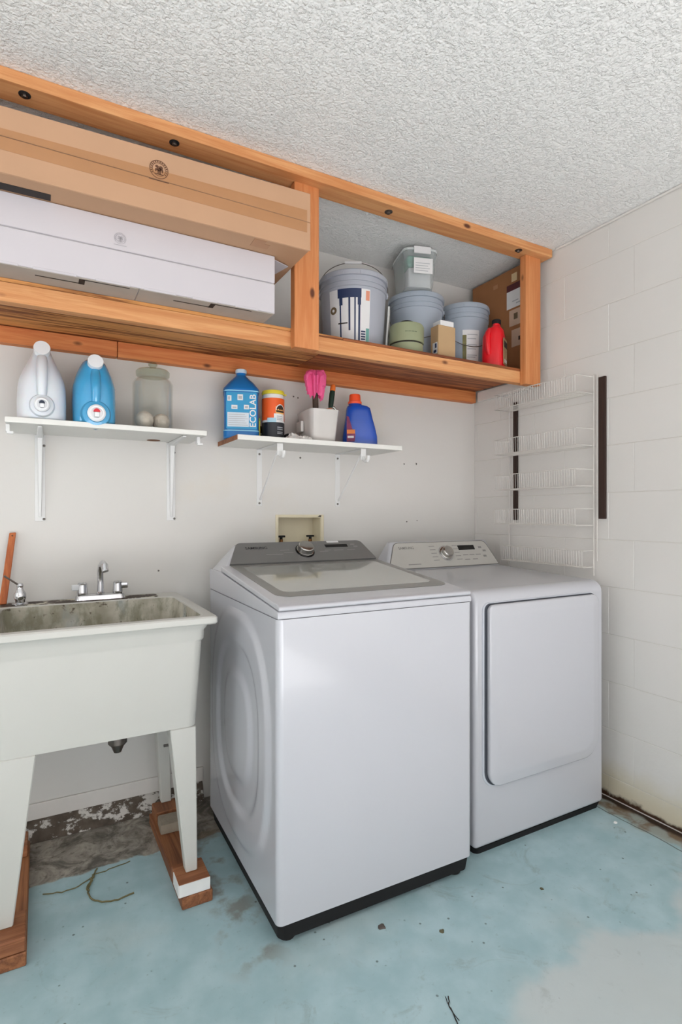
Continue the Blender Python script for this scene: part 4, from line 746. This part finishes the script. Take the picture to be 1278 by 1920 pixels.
sp = mk('sprayer', lathe([(.026, .8835), (.026, .888), (.015, .892), (.0155, .90), (.019, .908), (.0185, .922), (.010, .938), (.0095, .946), (.011, .950), (.008, .958), (0, .960)], 20, (-.064, 2.225, 0)), M_chrome, sk); mk('sprayer_arm', tube([(-.066, 2.225, .951), (-.092, 2.220, .972), (-.112, 2.216, .988)], [.0035, .003, .0035], 8), M_dull, sp)
st = thing('wooden_stick', 'orange-brown wooden stick leaning on the wall beside the faucet', 'stick', (-.118, 2.262, .884)); d_ = Vector((.029, .036, .250))
mk('shaft', bev(loft([[(-.012, -.005, 0), (.012, -.005, 0), (.012, .007, 0), (-.012, .007, 0)], [(d_.x-.0105, d_.y-.005, d_.z), (d_.x+.0105, d_.y-.005, d_.z+.001), (d_.x+.0105, d_.y+.007, d_.z+.001), (d_.x-.0105, d_.y+.007, d_.z)]]), .002, 1), wood('stick_wood', (196, 112, 60), (166, 84, 40), 2, knots=False), st)
mk('hang_hole', mv(lathe([(0, 0), (.003, 0), (.003, .001), (0, .001)], 10), (d_.x*.96, d_.y*.96-.0055, d_.z*.96), rx=pi/2), M_brownink, st)
# risers
M_cut = plain('painted_end_white', (232, 232, 230), .6); M_grain = wood('cut_end', (196, 130, 84), (150, 88, 52), 2, knots=False); M_stone = plain('chipped_brick', (150, 138, 122), .9, var=.12, vs=30, bump=.8, bs=70)
props(mk('wood_plank', bev(mv(box(-.047, .047, -.26, .285, 0, .037), (.419, 1.945, 0), rz=.01), .003, 1), M_old, None, at=(.419, 1.945, 0)), 'brown lumber plank on the floor under the right legs of the sink', 'plank')
fb = thing('wood_block', 'short brown wood block with white painted front under the right front leg', 'block', (.414, 1.74, .0375), local=False)
mk('block', rbox(.366, .462, 1.690, 1.800, .0375, .0755, .002, 1), M_oldx, fb); mk('painted_face', cat(box(.367, .461, 1.6885, 1.6905, .0385, .075), box(.3645, .3665, 1.690, 1.765, .0385, .075)), M_cut, fb, 0)
props(mk('brick_piece', bev(mv(box(-.042, .042, -.04, .04, 0, .036), (.423, 2.090, .0375), rz=-.05), .006, 2), M_stone, None, at=(.423, 2.09, .0375)), 'broken grey brick piece on the plank near the right back leg', 'brick')
props(mk('wood_block', bev(mv(box(-.045, .045, -.04, .045, 0, .0385), (.424, 2.182, .0375), rz=.02), .003, 1), M_old, None, at=(.424, 2.182, .0375)), 'weathered wood block under the right back leg of the sink', 'block')
props(mk('wood_plank', bev(mv(box(-.047, .047, -.285, .285, 0, .037), (-.081, 1.964, 0)), .003, 1), M_old, None, at=(-.081, 1.964, 0)), 'brown lumber plank on the floor under the left legs of the sink', 'plank')
props(mk('wood_block', bev(mv(box(-.047, .047, -.06, .06, 0, .0385), (-.083, 1.742, .0375)), .003, 1), M_oldx, None, at=(-.083, 1.742, .0375)), 'cracked brown wood block under the left front leg of the sink', 'block')
props(mk('wood_block', bev(mv(box(-.045, .045, -.05, .05, 0, .0385), (-.084, 2.195, .0375)), .003, 1), M_oldx, None, at=(-.084, 2.195, .0375)), 'wood block under the left back leg of the sink', 'block')
# small litter on the floor
def wig(pts, r, sub=5, amp=.004, seed=1):
    rnd = random.Random(seed); o = []
    for i in range(len(pts)-1):
        a, b = Vector(pts[i]), Vector(pts[i+1])
        for k in range(sub): q = a.lerp(b, k/sub); o.append((q.x+rnd.uniform(-amp, amp), q.y+rnd.uniform(-amp, amp), r+.0003))
    o.append((pts[-1][0], pts[-1][1], r+.0003)); return o
M_vine = plain('dry_weed', (112, 104, 72), .9, var=.2, vs=60)
dv = thing('dry_weed', 'thin dried weed curling out of the floor edge near the sink', 'weed', (.14, 1.95, 0), local=False)
mk('stem', tube(wig([(.165, 2.02, 0), (.150, 1.985, 0), (.138, 1.945, 0), (.130, 1.905, 0), (.140, 1.865, 0), (.165, 1.838, 0), (.21, 1.826, 0), (.258, 1.836, 0)], .0028, 4, .002, 2), .0026, 5), M_vine, dv)
mk('stem', tube(wig([(.148, 1.98, 0), (.105, 1.955, 0), (.06, 1.950, 0), (.005, 1.968, 0)], .002, 4, .003, 5), .0018, 5), M_vine, dv); mk('stem', tube(wig([(.150, 1.99, 0), (.20, 2.0, 0), (.27, 2.012, 0)], .002, 4, .004, 9), .0016, 5), M_vine, dv)
mk('leaf_clump', tube(wig([(.152, 1.99, 0), (.142, 1.955, 0), (.133, 1.915, 0)], .003, 5, .006, 12), .004, 5), M_vine, dv)
ww = thing('loose_wire', 'short dark wire lying on the blue floor', 'wire', (.87, 1.03, 0), local=False)
mk('strand', tube(wig([(.889, 1.068, 0), (.872, 1.045, 0), (.866, 1.02, 0), (.855, .99, 0)], .0016, 4, .0015, 3), .0014, 5), M_ink_shade, ww); mk('strand', tube(wig([(.882, 1.072, 0), (.870, 1.040, 0), (.869, 1.005, 0)], .001, 4, .001, 4), .0009, 5), M_ink_shade, ww)
def blob(label, x, y, r, h, m, seed):
    rnd = random.Random(seed); n = 12; rr = [r*rnd.uniform(.7, 1.2) for _ in range(n)]
    g = loft([[(x+q*k*cos(2*pi*i/n), y+q*k*sin(2*pi*i/n), z) for i, q in enumerate(rr)] for k, z in ((1, 0.0002), (.9, h*.7), (.5, h))])
    props(mk('floor_crumb', g, m, None, 60, at=(x, y, 0)), label, 'crumb', 'crumbs on the blue floor')
M_crumb = plain('crumb_grey', (92, 84, 80), .9); M_leafb = plain('crumb_brown', (96, 92, 70), .9)
blob('flat grey-brown crumb on the floor in front of the washing machine', .869, 1.342, .012, .003, M_crumb, 1); blob('small olive crumb on the open floor between washer and picture edge', 1.011, 1.244, .007, .005, M_leafb, 2)
blob('dark crumb on the floor in front of the dryer', 1.406, 1.232, .006, .004, M_leafb, 3); blob('pale crumb beside the dryer front corner', 1.96, 1.36, .008, .005, M_cut, 4)
